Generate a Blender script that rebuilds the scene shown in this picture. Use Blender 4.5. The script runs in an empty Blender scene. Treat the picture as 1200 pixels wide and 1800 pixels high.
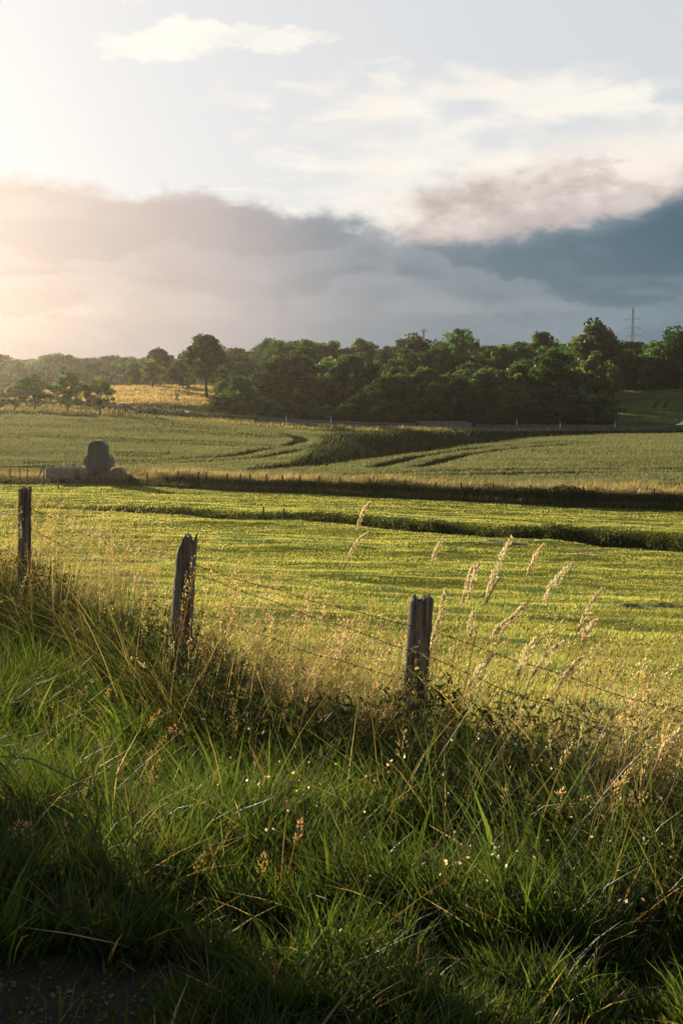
import bpy, math, random
import numpy as np
from mathutils import Vector
R = math.radians
rs = np.random.RandomState(7)
random.seed(7)
scn = bpy.context.scene

# ------------------------------------------------------------------ camera
F = 2500.0                     # focal length in photo pixels (1200 x 1800)
PITCH = math.atan(260/2500)
EYE = 1.65
cd = bpy.data.cameras.new('camera'); cam = bpy.data.objects.new('camera', cd)
scn.collection.objects.link(cam); scn.camera = cam
cd.sensor_fit = 'VERTICAL'; cd.sensor_height = 36; cd.lens = 50
cd.clip_start = .05; cd.clip_end = 12000
cam.location = (0, 0, EYE); cam.rotation_euler = (math.pi/2-PITCH, 0, 0)

# ------------------------------------------------------------------ light
SUN_AZ, SUN_EL = R(27), R(10.2)      # to the left of the view axis, above the horizon
sdir = Vector((-math.sin(SUN_AZ)*math.cos(SUN_EL), math.cos(SUN_AZ)*math.cos(SUN_EL), math.sin(SUN_EL)))
sl = bpy.data.lights.new('sun', 'SUN'); sun = bpy.data.objects.new('sun', sl); scn.collection.objects.link(sun)
sl.energy = 5.0; sl.angle = R(.5); sl.color = (1, .83, .57)
sun.rotation_euler = sdir.to_track_quat('Z', 'Y').to_euler()
scn.view_settings.view_transform = 'Standard'; scn.view_settings.look = 'None'
scn.view_settings.exposure = 0.95; scn.view_settings.gamma = 1
scn.view_settings.use_curve_mapping = False
scn.cycles.use_denoising = True; scn.cycles.denoising_input_passes = 'RGB_ALBEDO_NORMAL'; scn.cycles.denoising_prefilter = 'ACCURATE'
scn.cycles.max_bounces = 8; scn.cycles.transparent_max_bounces = 8
scn.cycles.volume_bounces = 0
scn.cycles.sample_clamp_indirect = 6

# ------------------------------------------------------------------ node helpers
class G:
    def __init__(s, nt): s.nt = nt; s.N = nt.nodes; s.L = nt.links
    def node(s, t, **kw):
        n = s.N.new(t)
        for k, v in kw.items(): setattr(n, k, v)
        return n
    def inp(s, sock, v):
        if v is None: return
        if hasattr(v, 'is_output'): s.L.new(v, sock)
        elif isinstance(v, (tuple, list)) and len(v) == 3 and sock.type == 'RGBA': sock.default_value = (*v, 1)
        else: sock.default_value = v
    def m(s, op, a, b=None, c=None, clamp=False):
        n = s.node('ShaderNodeMath', operation=op, use_clamp=clamp)
        s.inp(n.inputs[0], a); s.inp(n.inputs[1], b); s.inp(n.inputs[2], c)
        return n.outputs[0]
    def vm(s, op, a, b=None):
        n = s.node('ShaderNodeVectorMath', operation=op)
        s.inp(n.inputs[0], a); s.inp(n.inputs[1], b)
        return n.outputs['Value'] if op in ('DOT_PRODUCT', 'LENGTH') else n.outputs[0]
    def smooth(s, x, a, b):
        n = s.node('ShaderNodeMapRange', interpolation_type='SMOOTHSTEP')
        s.inp(n.inputs['Value'], x); n.inputs['From Min'].default_value = a; n.inputs['From Max'].default_value = b
        return n.outputs[0]
    def lin(s, x, a, b, c=0., d=1.):
        n = s.node('ShaderNodeMapRange')
        s.inp(n.inputs['Value'], x)
        for k, v in zip(('From Min', 'From Max', 'To Min', 'To Max'), (a, b, c, d)): n.inputs[k].default_value = v
        return n.outputs[0]
    def mix(s, f, a, b, mode='MIX'):
        n = s.node('ShaderNodeMix', data_type='RGBA', blend_type=mode)
        s.inp(n.inputs[0], f); s.inp(n.inputs[6], a); s.inp(n.inputs[7], b)
        return n.outputs[2]
    def ramp(s, x, pts, interp='EASE'):
        n = s.node('ShaderNodeValToRGB'); cr = n.color_ramp; cr.interpolation = interp
        while len(cr.elements) < len(pts): cr.elements.new(.5)
        for e, (p, c) in zip(cr.elements, pts):
            e.position = p; e.color = (*c, 1) if isinstance(c, tuple) else (c, c, c, 1)
        s.inp(n.inputs[0], x); return n.outputs[0]
    def noise(s, vec, scale, detail=5, rough=.55, dist=0.):
        n = s.node('ShaderNodeTexNoise')
        s.inp(n.inputs['Vector'], vec); n.inputs['Scale'].default_value = scale
        n.inputs['Detail'].default_value = detail; n.inputs['Roughness'].default_value = rough
        n.inputs['Distortion'].default_value = dist
        return n.outputs['Fac']

# ------------------------------------------------------------------ world: clear sky plus cloud layers
w = bpy.data.worlds.new('World'); scn.world = w; w.use_nodes = True
g = G(w.node_tree); g.N.clear()
sky = g.node('ShaderNodeTexSky', sky_type='NISHITA', sun_disc=False)
sky.sun_elevation = SUN_EL; sky.sun_rotation = -SUN_AZ; sky.dust_density = 1.5; sky.air_density = 1.0; sky.altitude = 200
tc = g.node('ShaderNodeTexCoord').outputs['Generated']
nrm = g.vm('NORMALIZE', tc)
sx = g.node('ShaderNodeSeparateXYZ'); g.L.new(nrm, sx.inputs[0])
dx, dy, dz = sx.outputs
U = g.m('ADD', g.m('MULTIPLY', g.m('ARCTAN2', dx, dy), 2540), 600)        # azimuth, in the photo's pixels
V = g.m('SUBTRACT', 640, g.m('MULTIPLY', g.m('ARCSINE', dz), 2540))       # elevation, counted down
un = g.lin(U, 0, 1200)
st = g.vm('MULTIPLY', nrm, (1, 1, 1.9))
n1 = g.noise(st, 14, 7, .55, .3)
n2 = g.noise(g.vm('ADD', st, (3.1, 1.7, .4)), 34, 6, .55, .2)
n3 = g.noise(g.vm('MULTIPLY', nrm, (1, 1, 4.5)), 9, 6, .5, .6)
nn = g.m('ADD', g.m('MULTIPLY', g.m('SUBTRACT', n1, .5), 105), g.m('MULTIPLY', g.m('SUBTRACT', n2, .5), 75))
def edge(pts): return g.m('MULTIPLY', g.ramp(un, [(p/1200, v/1000) for p, v in pts], 'LINEAR'), 1000)
A = edge([(0, 322), (200, 335), (350, 346), (520, 362), (640, 392), (850, 410), (950, 400), (1080, 372), (1200, 342)])
B = edge([(560, 400), (660, 392), (740, 345), (820, 312), (900, 278), (1000, 250), (1100, 250), (1200, 262)])
VA = g.m('SUBTRACT', V, g.m('ADD', A, nn)); maskA = g.smooth(VA, -12, 26)
VB = g.m('SUBTRACT', V, g.m('ADD', B, g.m('MULTIPLY', nn, .8))); maskB = g.smooth(VB, -30, 40)
maskB = g.m('MULTIPLY', maskB, g.smooth(U, 600, 760))
n4 = g.noise(g.vm('ADD', g.vm('MULTIPLY', nrm, (1, 1, 3)), (7.3, 2.2, 5.1)), 22, 6, .6)
n5 = g.noise(g.vm('ADD', g.vm('MULTIPLY', nrm, (1, 1, 2)), (1.3, 8.2, 2.1)), 26, 6, .6)
Uw = g.m('ADD', U, g.m('MULTIPLY', g.m('SUBTRACT', n4, .5), 330)); Vw = g.m('ADD', V, g.m('MULTIPLY', g.m('SUBTRACT', n5, .5), 105))
def ell(cx, cy, rx, ry):
    a = g.m('DIVIDE', g.m('SUBTRACT', Uw, cx), rx); b = g.m('DIVIDE', g.m('SUBTRACT', Vw, cy), ry)
    return g.m('SUBTRACT', 1, g.m('ADD', g.m('MULTIPLY', a, a), g.m('MULTIPLY', b, b)))
e = ell(860, 260, 330, 125)
for q in ((590, 175, 230, 34), (600, 350, 290, 48), (290, 106, 100, 22), (440, 82, 110, 24), (340, 82, 80, 20), (265, 22, 40, 12), (1040, 190, 120, 22)): e = g.m('MAXIMUM', e, ell(*q))
e = g.m('ADD', g.m('MINIMUM', g.m('MAXIMUM', e, -1.2), .42), g.m('ADD', g.m('MULTIPLY', g.m('SUBTRACT', n3, .5), 4.2), g.m('MULTIPLY', g.m('SUBTRACT', n2, .5), 1.6)))
maskC = g.m('MULTIPLY', g.smooth(e, -.35, 1.1), .88)
# behind and beside the view the sky is part cloudy too
sunward = g.m('MAXIMUM', g.vm('DOT_PRODUCT', nrm, tuple(sdir)), 0)
glow = g.m('ADD', g.m('MULTIPLY', g.m('POWER', sunward, 20), .07), g.m('MULTIPLY', g.m('POWER', sunward, 6), .035))
SK = .515                                            # cloud colours below are as seen; this undoes the exposure
colC = g.mix(g.smooth(n1, .35, .7), (.93, .87, .80), (1.0, .97, .87))
up = g.m('MULTIPLY', g.m('SUBTRACT', g.m('MULTIPLY', VA, -1/115), 0, clamp=True), .30)
bl = g.m('ADD', g.m('ADD', g.m('MULTIPLY', g.m('SUBTRACT', n1, .5), .50), g.m('MULTIPLY', g.m('SUBTRACT', n2, .5), .30)), g.m('ADD', up, .42))
bl = g.m('SUBTRACT', bl, g.m('MULTIPLY', g.m('MAXIMUM', g.m('MAXIMUM', ell(840, 350, 230, 100), ell(970, 310, 190, 75)), 0), .30))
bl = g.m('ADD', bl, g.m('MULTIPLY', g.m('MAXIMUM', ell(1130, 295, 110, 55), 0), .26))
colB = g.mix(g.smooth(bl, .16, .62), (.50, .425, .40), (.95, .87, .79))
colB = g.mix(g.m('MULTIPLY', g.smooth(VA, -55, 5), .6), colB, (.55, .48, .47))
colB = g.mix(g.smooth(VB, 30, 150), colB, g.mix(.5, colB, (.50, .45, .46)))
colA = g.ramp(un, [(0, (.33, .275, .28)), (.3, (.36, .335, .36)), (.5, (.19, .24, .295)), (.72, (.10, .175, .23)), (1, (.062, .132, .185))], 'LINEAR')
lightA = g.ramp(un, [(0, (.66, .54, .50)), (.5, (.31, .345, .40)), (1, (.19, .28, .34))], 'LINEAR')
na = g.m('ADD', n1, g.m('MULTIPLY', g.m('SUBTRACT', n3, .5), 1.3))
colA = g.mix(g.m('MULTIPLY', g.smooth(na, .42, .78), .62), colA, lightA)
colA = g.mix(g.m('MULTIPLY', g.smooth(V, 430, 680), .30), colA, lightA)
colA = g.mix(g.m('MULTIPLY', g.m('SUBTRACT', 1, g.smooth(VA, 0, 55)), .45), colA, lightA)
E2 = edge([(0, 480), (150, 470), (300, 436), (430, 462), (560, 428), (690, 398), (790, 452), (900, 500), (1050, 540), (1200, 520)])
for e_off, k_, nm_ in ((0, .55, 1.0), (75, .35, -1.1)):
    ve = g.m('SUBTRACT', V, g.m('ADD', g.m('ADD', E2, e_off), g.m('MULTIPLY', nn, nm_)))
    colA = g.mix(g.m('MULTIPLY', g.m('MULTIPLY', g.smooth(ve, -5, 10), g.m('SUBTRACT', 1, g.smooth(ve, 6, 85))), k_), colA, lightA)
colA = g.mix(g.m('MULTIPLY', g.m('MULTIPLY', g.m('SUBTRACT', 1, g.smooth(V, 360, 600)), g.m('SUBTRACT', 1, g.smooth(U, -100, 640))), .75), colA, (.70, .60, .56))
colA = g.mix(g.smooth(V, 650, 720), colA, (.16, .17, .16))
def bg(col, s): n = g.node('ShaderNodeBackground'); g.inp(n.inputs[0], col); g.inp(n.inputs[1], s); return n.outputs[0]
def mixs(f, a, b):
    n = g.node('ShaderNodeMixShader'); g.inp(n.inputs[0], f); g.L.new(a, n.inputs[1]); g.L.new(b, n.inputs[2]); return n.outputs[0]
hazy = g.node('ShaderNodeAddShader')
high = g.m('SUBTRACT', 1, g.m('MULTIPLY', g.smooth(dz, .30, .75), .80))     # the clear sky is deeper overhead
ahead = g.m('ADD', .35, g.m('MULTIPLY', g.smooth(dy, -.5, .6), .65))         # and away from the sun
high = g.m('MULTIPLY', high, ahead)
veil = bg((.76, .80, .86), g.m('MULTIPLY', high, .335))
soft = g.vm('DIVIDE', sky.outputs[0], g.vm('ADD', g.vm('MULTIPLY', sky.outputs[0], (.34, .34, .34)), (1, 1, 1)))   # thin high haze evens the sky out
g.L.new(bg(soft, .05), hazy.inputs[0]); g.L.new(veil, hazy.inputs[1])
s1 = mixs(maskC, hazy.outputs[0], bg(colC, SK))
s1 = mixs(maskB, s1, bg(colB, SK))
s1 = mixs(maskA, s1, bg(colA, g.m('MULTIPLY', ahead, SK)))
ad = g.node('ShaderNodeAddShader'); g.L.new(s1, ad.inputs[0]); g.L.new(bg((1, .80, .60), glow), ad.inputs[1])
out = g.node('ShaderNodeOutputWorld'); g.L.new(ad.outputs[0], out.inputs[0])

# ------------------------------------------------------------------ places and terrain
def px2u(px): return (np.asarray(px, float)-600)/F
def at(px, py, Y):
    """the point on the ray through photo pixel (px, py) at world Y"""
    a, b = (px-600)/F, (900-py)/F
    dyy = math.cos(PITCH) + b*math.sin(PITCH); dzz = -math.sin(PITCH) + b*math.cos(PITCH)
    k = Y/dyy
    return Vector((a*k, Y, EYE + dzz*k))
COLS = [0, 300, 600, 900, 1200]
PROF = [
 (2, 1.65, 1.65, 1.65, 1.65, 1.65), (3.4, 1.65, 1.66, 1.70, 1.72, 1.74), (5, 1.84, 1.86, 1.88, 1.9, 1.92),
 (7, 2.08, 2.10, 2.14, 2.18, 2.2), (9, 2.2, 2.24, 2.35, 2.42, 2.48), (12.3, 2.35, 2.5, 2.66, 2.76, 2.82),
 (20, 3.3, 3.45, 3.6, 3.75, 3.85), (30, 4.45, 4.6, 4.8, 4.95, 5.05), (45, 5.95, 6.1, 6.3, 6.45, 6.6),
 (60, 7.1, 7.2, 7.4, 7.6, 7.75), (80, 8.4, 8.5, 8.7, 8.95, 9.15), (98, 9.15, 9.35, 9.6, 9.85, 10.05),
 (108, 9.6, 9.7, 9.95, 10.1, 10.1), (122, 10.2, 10.2, 10.15, 10.1, 10.15), (150, 10.05, 10.2, 10.3, 10.15, 10.3),
 (190, 9.1, 9.6, 10.4, 10.5, 10.7), (215, 8.45, 9.1, 10.6, 11.0, 11.1), (240, 8.6, 9.8, 10.9, 11.6, 11.8),
 (265, 8.5, 8.3, 10.7, 11.3, 11.3), (300, 7.9, 6.9, 9.3, 9.7, 9.1), (350, 7.7, 6.0, 7.7, 7.7, 6.5),
 (450, 9.2, 7.7, 6.2, 5.9, 4.7), (600, 10.7, 9.7, 5.2, 5.2, 4.2), (1000, 9.7, 8.7, 5.7, 5.7, 5.7), (2600, 8, 8, 8, 8, 8)]
ctl = []
for row in PROF:
    y = row[0]
    for c, d in zip(COLS, row[1:]): ctl.append(((c-600)/F, y, d))
    ctl.append((-.5, y, row[1])); ctl.append((.5, y, row[5]))
ctl = np.array(ctl)
def feat(u, y): return np.stack([np.asarray(u)*3.0, np.log(np.asarray(y))*1.6], -1)
def tk(d2): return np.where(d2 > 1e-12, .5*d2*np.log(np.maximum(d2, 1e-12)), 0)
fc = feat(ctl[:, 0], ctl[:, 1]); nC = len(fc)
K = tk(((fc[:, None]-fc[None])**2).sum(-1)) + np.eye(nC)*1e-4
Pm = np.hstack([np.ones((nC, 1)), fc]); Am = np.block([[K, Pm], [Pm.T, np.zeros((3, 3))]])
sol = np.linalg.solve(Am, np.concatenate([ctl[:, 2], np.zeros(3)]))
def tps(u, y):
    f = feat(u, y); o = np.empty(len(f))
    for i in range(0, len(f), 20000):
        q = f[i:i+20000]; d2 = ((q[:, None]-fc[None])**2).sum(-1)
        o[i:i+20000] = tk(d2) @ sol[:nC] + sol[nC] + q @ sol[nC+1:]
    return o
FENCE2 = ([-900, -300, 0, 200, 400, 600, 800, 1000, 1200, 1500, 2100], [130, 124, 122, 120, 112, 108, 104, 100, 98, 96, 93])
DITCH = ([-900, 0, 100, 300, 450, 600, 700, 900, 1200, 1500, 2100], [88, 87, 86, 84, 78, 76, 72, 66, 58, 52, 46])
FENCE1 = ([-1500, -400, 40, 325, 739, 1200, 1700, 2600], [26, 18, 12.3, 8.6, 7.0, 5.6, 4.9, 4.2])
CREEK = np.array([(440, 126, 1.2, .35), (540, 133, 2.4, .9), (620, 146, 5, 1.9), (690, 165, 9, 2.7), (760, 190, 15, 3.2), (850, 203, 16, 3.0),
                  (1000, 213, 13, 2.5), (1200, 222, 10, 2.0), (1500, 232, 8, 1.5), (2100, 250, 8, 1.0)])
cxy = np.stack([px2u(CREEK[:, 0])*CREEK[:, 1], CREEK[:, 1]], -1)
def creek(X, Y):
    """distance to the creek over its half width, and its depth there"""
    p = np.stack([X, Y], -1); best = np.full(len(X), 1e9); dep = np.zeros(len(X))
    for i in range(len(cxy)-1):
        a, b = cxy[i], cxy[i+1]; t = np.clip(((p-a) @ (b-a))/((b-a) @ (b-a)), 0, 1)
        d = np.linalg.norm(p-(a+t[:, None]*(b-a)), axis=1)/(CREEK[i, 2]+t*(CREEK[i+1, 2]-CREEK[i, 2]))
        k = d < best; best[k] = d[k]; dep[k] = (CREEK[i, 3]+t*(CREEK[i+1, 3]-CREEK[i, 3]))[k]
    return best, dep
def ss(x, a, b): t = np.clip((x-a)/(b-a), 0, 1); return t*t*(3-2*t)
# value noise in the plane
_tab = rs.rand(256, 256)
def vnoise(x, y):
    xi, yi = np.floor(x).astype(int), np.floor(y).astype(int); fx, fy = x-xi, y-yi
    fx, fy = fx*fx*(3-2*fx), fy*fy*(3-2*fy); T = lambda a, b: _tab[a % 256, b % 256]
    return (T(xi, yi)*(1-fx)+T(xi+1, yi)*fx)*(1-fy) + (T(xi, yi+1)*(1-fx)+T(xi+1, yi+1)*fx)*fy
def fbm(x, y, o=4):
    s = 0; a = .5
    for i in range(o): s = s + a*vnoise(x*2**i+i*17.3, y*2**i+i*9.1); a *= .5
    return s/(1-.5**o)
def pxof(X, Y): return 600+F*X/np.maximum(Y, 2.)
def ground(X, Y):
    X = np.atleast_1d(np.asarray(X, float)); Y = np.atleast_1d(np.asarray(Y, float))
    Yc = np.clip(Y, 2.0, 2600); u = X/Yc; u = .5*np.tanh(u/.5); px = pxof(X, Y)
    d = tps(u, Yc)
    yf = np.interp(px, *FENCE2); d = d - .7*ss(Y, yf+.3, yf+np.interp(px, [150, 290], [15, 2.6]))
    yd = np.interp(px, *DITCH); wd = np.interp(px, [0, 400, 1200], [.12, .5, .95])
    d = d + wd*(1-ss(np.abs(Y-yd+.5), .3, 2.4)) - .55*wd*ss(Y, yd-.5, yd+2)*(1-ss(Y, yd+5, yd+14))
    q, dep = creek(X, Y); d = d + dep*(1-ss(q, .25, 1.0))
    f = np.clip(Y/60, .02, 1.)
    d = d + .16*f*(fbm(X/9+40, Y/9)-.5)*2*(1-ss(Y, 400, 900)) + .05*(fbm(X/1.1, Y/1.1)-.5)*(Y < 160)
    d = d + ss(Y, 8, 30)*(1-ss(Y, 90, 112))*.11*(fbm(X/2.3+9, Y/2.1, 4)-.5)*2
    return EYE - d
def gz(x, y): return float(ground(x, y)[0])

def tag(o, label=None, cat=None, group=None, kind=None):
    for k, v in (('label', label), ('category', cat), ('group', group), ('kind', kind)):
        if v: o[k] = v
    return o
def mesh(name, V, T, mat=None, col=None, smooth=False, quads=None):
    me = bpy.data.meshes.new(name); V = np.asarray(V, np.float32)
    T = np.zeros((0, 3), np.int32) if T is None else np.asarray(T, np.int32)
    me.vertices.add(len(V)); me.vertices.foreach_set('co', V.ravel())
    nq = 0 if quads is None else len(quads)
    idx = T.ravel() if nq == 0 else np.concatenate([T.ravel(), np.asarray(quads, np.int32).ravel()])
    me.loops.add(len(idx)); me.loops.foreach_set('vertex_index', idx.astype(np.int32))
    me.polygons.add(len(T)+nq)
    st = np.concatenate([np.arange(len(T))*3, len(T)*3+np.arange(nq)*4]).astype(np.int32)
    me.polygons.foreach_set('loop_start', st)
    if smooth: me.polygons.foreach_set('use_smooth', np.ones(len(T)+nq, bool))
    if col is not None:
        a = me.attributes.new('col', 'FLOAT_COLOR', 'POINT')
        c = np.ones((len(V), 4), np.float32); c[:, :3] = col; a.data.foreach_set('color', c.ravel())
    me.update(calc_edges=True)
    if mat: me.materials.append(mat)
    return me
def obj(name, me, parent=None):
    o = bpy.data.objects.new(name, me); scn.collection.objects.link(o)
    if parent: o.parent = parent
    return o
def empty(name, loc, rz=0, sc=1):
    o = bpy.data.objects.new(name, None); scn.collection.objects.link(o); o.location = loc
    o.rotation_euler = (0, 0, rz); o.scale = (sc,)*3 if not isinstance(sc, tuple) else sc
    o.empty_display_size = .1; return o

# ------------------------------------------------------------------ materials
def mat(name):
    m = bpy.data.materials.new(name); m.use_nodes = True; m.node_tree.nodes.clear(); return m, G(m.node_tree)
def finish(g, sh): o = g.node('ShaderNodeOutputMaterial'); g.L.new(sh, o.inputs[0])
def attr(g, n='col'): a = g.node('ShaderNodeAttribute'); a.attribute_name = n; return a.outputs['Color']
def principled(g, col, rough=.8, bump=None, bs=.3, bd=.02, metallic=0., spec=None):
    p = g.node('ShaderNodeBsdfPrincipled'); g.inp(p.inputs['Base Color'], col); g.inp(p.inputs['Roughness'], rough)
    p.inputs['Metallic'].default_value = metallic
    if spec is not None: p.inputs['Specular IOR Level'].default_value = spec
    if bump is not None:
        b = g.node('ShaderNodeBump'); b.inputs['Strength'].default_value = bs; b.inputs['Distance'].default_value = bd
        g.L.new(bump, b.inputs['Height']); g.L.new(b.outputs[0], p.inputs['Normal'])
    return p.outputs[0]
def leafmat(name, trans=.5, gloss=.06, rough=.4, boost=1.35, objvar=0., red=1.15, blue=.55):
    """thin leaf: reflects, lets light through in a yellower tone, and has a slight sheen"""
    m, g = mat(name); c = attr(g)
    if objvar:
        oi = g.node('ShaderNodeObjectInfo').outputs['Random']
        hs = g.node('ShaderNodeHueSaturation')
        g.inp(hs.inputs['Hue'], g.lin(oi, 0, 1, .5-.035*objvar, .5+.03*objvar)); g.inp(hs.inputs['Value'], g.lin(g.m('FRACT', g.m('MULTIPLY', oi, 7.31)), 0, 1, 1-.38*objvar, 1+.38*objvar))
        g.L.new(c, hs.inputs['Color']); c = hs.outputs[0]
    d = g.node('ShaderNodeBsdfDiffuse'); g.L.new(c, d.inputs[0])
    t = g.node('ShaderNodeBsdfTranslucent'); g.L.new(g.mix(1., c, (boost*red, boost, boost*blue), 'MULTIPLY'), t.inputs[0])
    mx = g.node('ShaderNodeMixShader'); mx.inputs[0].default_value = trans; g.L.new(d.outputs[0], mx.inputs[1]); g.L.new(t.outputs[0], mx.inputs[2])
    gl = g.node('ShaderNodeBsdfGlossy'); gl.inputs['Roughness'].default_value = rough; gl.inputs[0].default_value = (1, 1, 1, 1)
    m2 = g.node('ShaderNodeMixShader'); m2.inputs[0].default_value = gloss; g.L.new(mx.outputs[0], m2.inputs[1]); g.L.new(gl.outputs[0], m2.inputs[2])
    finish(g, m2.outputs[0]); return m
M = {}
M['blade'] = leafmat('grass_blade', .55, .022, .42, 2.1, 0, 1.12)
M['far_blade'] = leafmat('pasture_blade', .6, .01, .5, 1.9, 0, 1.0, .9)
M['dry'] = leafmat('dry_grass', .55, .05, .45, 1.4)
M['plume'] = leafmat('plume', .5, .04, .5, 1.35, 0, 1.0, .8)
M['crop'] = leafmat('crop_leaf', .5, .02, .5, 1.4, 0, 1.08, .7)
M['leaf'] = leafmat('tree_leaf', .5, .03, .45, 2.5, 1.25, 1.05)
M['glare_leaf'] = leafmat('glare_pale_leaf', .5, .04, .45, 1.6, .6)
M['weed'] = leafmat('weed_leaf', .42, .02, .5, 1.4)
M['petal'] = leafmat('pale_petal', .55, .12, .3, 1.0)
def simple(name, c1, c2, scale, rough=.8, bs=.4, bd=.02, metallic=0., stretch=(1, 1, 1)):
    m, g = mat(name); tcc = g.node('ShaderNodeTexCoord').outputs['Object']
    n = g.noise(g.vm('MULTIPLY', tcc, stretch), scale, 6, .6)
    finish(g, principled(g, g.mix(g.smooth(n, .3, .7), c1, c2), rough, n, bs, bd, metallic)); return m
M['bark'] = simple('bark', (.035, .028, .02), (.075, .06, .045), 6, .9, .6, .05, 0, (4, 4, 1))
M['wood_far'] = simple('fence_wood', (.05, .042, .034), (.10, .085, .068), 8, .9, .4, .01, 0, (6, 6, 1))
M['wire'] = simple('rusty_wire', (.05, .035, .028), (.11, .075, .055), 60, .6, .2, .001, .6)
M['steel'] = simple('galvanised_steel', (.14, .15, .15), (.24, .25, .25), 4, .6, .05, .005, .2)
M['tower'] = simple('tower_steel', (.22, .24, .25), (.34, .36, .37), 2, .6, .05, .005, .2)
M['white'] = simple('white_plastic', (.72, .72, .70), (.8, .8, .78), 12, .5, .02, .001)
M['black'] = simple('black_plastic', (.02, .02, .02), (.035, .035, .035), 12, .6, .02, .001)
M['red'] = simple('red_sign', (.45, .03, .03), (.55, .05, .04), 12, .5, .02, .001)
M['asphalt'] = simple('asphalt', (.045, .045, .047), (.075, .074, .072), 3, .9, .2, .01)
M['concrete'] = simple('concrete', (.16, .155, .145), (.26, .25, .235), 1.5, .9, .2, .02)
# weathered post
m, g = mat('weathered_wood'); to = g.node('ShaderNodeTexCoord').outputs['Object']
nf = g.noise(g.vm('MULTIPLY', to, (60, 60, 3)), 1, 6, .65); nb = g.noise(to, 9, 4, .6)
wc = g.mix(g.smooth(nf, .35, .68), (.085, .065, .045), (.36, .29, .21))
wc = g.mix(g.m('MULTIPLY', g.smooth(nb, .52, .72), .55), wc, (.10, .11, .07))
wc = g.mix(g.smooth(attr(g), .1, .9), wc, (.42, .24, .13))
finish(g, principled(g, wc, .9, nf, .9, .006)); M['post'] = m
# bales
m, g = mat('straw_bale'); to = g.node('ShaderNodeTexCoord').outputs['Object']
nf = g.noise(g.vm('MULTIPLY', to, (3, 22, 22)), 1, 6, .7); nb = g.noise(to, 3, 4, .6)
finish(g, principled(g, g.mix(g.smooth(nb, .35, .65), g.mix(nf, (.26, .205, .13), (.50, .42, .29)), (.17, .16, .135)), .95, nf, 1., .06)); M['bale'] = m
m, g = mat('tarpaulin'); to = g.node('ShaderNodeTexCoord').outputs['Object']
nb = g.noise(g.vm('MULTIPLY', to, (5, 5, .8)), 1, 5, .6)
finish(g, principled(g, g.mix(nb, (.035, .05, .045), (.10, .12, .11)), .55, nb, .4, .05)); M['tarp'] = m
# ground: colour of each kind of ground on the sheet, broken up by noise
m, g = mat('ground'); to = g.node('ShaderNodeTexCoord').outputs['Object']
na_ = g.noise(to, .35, 8, .65); nb_ = g.noise(to, 4.5, 6, .7)
c = g.mix(1., attr(g), g.mix(na_, (.72, .74, .72), (1.25, 1.22, 1.2)), 'MULTIPLY')
c = g.mix(1., c, g.mix(nb_, (.6, .6, .6), (1.4, 1.4, 1.4)), 'MULTIPLY')
finish(g, principled(g, c, 1., nb_, .8, .05, spec=0.)); M['ground'] = m

# ------------------------------------------------------------------ regions
def crop_mask(X, Y):
    px = pxof(X, Y); q, dep = creek(X, Y); yf = np.interp(px, *FENCE2)
    yc = np.interp(px, CREEK[:, 0], CREEK[:, 1])
    far = np.interp(px, [-300, 0, 300, 500, 580, 640, 660], [224, 220, 214, 207, 201, 190, 178])
    ok = (Y > yf+4.2) & (q > .98) & (px > -900)
    left = (Y < far) & ((px < 440) | (Y > yc)); right = (px > 440) & (Y < yc)
    return ok & ((left & (px < 662)) | right)
def colour_of(X, Y):
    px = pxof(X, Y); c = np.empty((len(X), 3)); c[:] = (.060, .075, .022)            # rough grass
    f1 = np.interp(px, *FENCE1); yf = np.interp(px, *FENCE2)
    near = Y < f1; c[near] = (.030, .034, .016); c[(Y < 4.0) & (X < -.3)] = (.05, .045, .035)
    pas = (Y >= f1) & (Y < yf); c[pas] = (.12, .14, .026)
    cr = crop_mask(X, Y); c[cr] = (.034, .036, .018); c[cr & ((px < -330) | (px > 1530))] = (.10, .11, .045)  # soil under the crop darkened so the wheel tracks look shaded
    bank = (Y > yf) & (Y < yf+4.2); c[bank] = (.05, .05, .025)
    q, _ = creek(X, Y); c[(q < 1)] = (.02, .026, .013)  # hollow floor coloured dark for the wood's shade over it
    med = (px > 150) & (px < 430) & (Y > 266) & (Y < 345); c[med] = (.26, .20, .085)
    med2 = (px > -600) & (px <= 200) & (Y > 240) & (Y < 330); c[med2] = (.20, .17, .07)
    upr = (px > 1000) & (Y > 252) & (Y < 345); c[upr] = (.06, .085, .035)
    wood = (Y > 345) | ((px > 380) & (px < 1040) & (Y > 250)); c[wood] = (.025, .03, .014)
    return c
ys = np.concatenate([np.linspace(-60, 1.5, 30), np.geomspace(2, 50, 170), np.arange(50.5, 262, .55), np.geomspace(263, 780, 80)])
tt = np.linspace(-1, 1, 281); tt = np.sinh(tt*2.6)/np.sinh(2.6)
YY, TT = np.meshgrid(ys, tt, indexing='ij'); XX = TT*(26+1.4*np.maximum(YY, 0))
X, Y = XX.ravel(), YY.ravel(); Z = ground(X, Y)
ny, nx = YY.shape; a = (np.arange(ny-1)[:, None]*nx+np.arange(nx-1)[None]).ravel()
q4 = np.stack([a, a+1, a+nx+1, a+nx], -1)
o = obj('ground', mesh('ground', np.stack([X, Y, Z], -1), None, M['ground'], colour_of(X, Y), True, q4)); tag(o, kind='structure')

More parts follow.
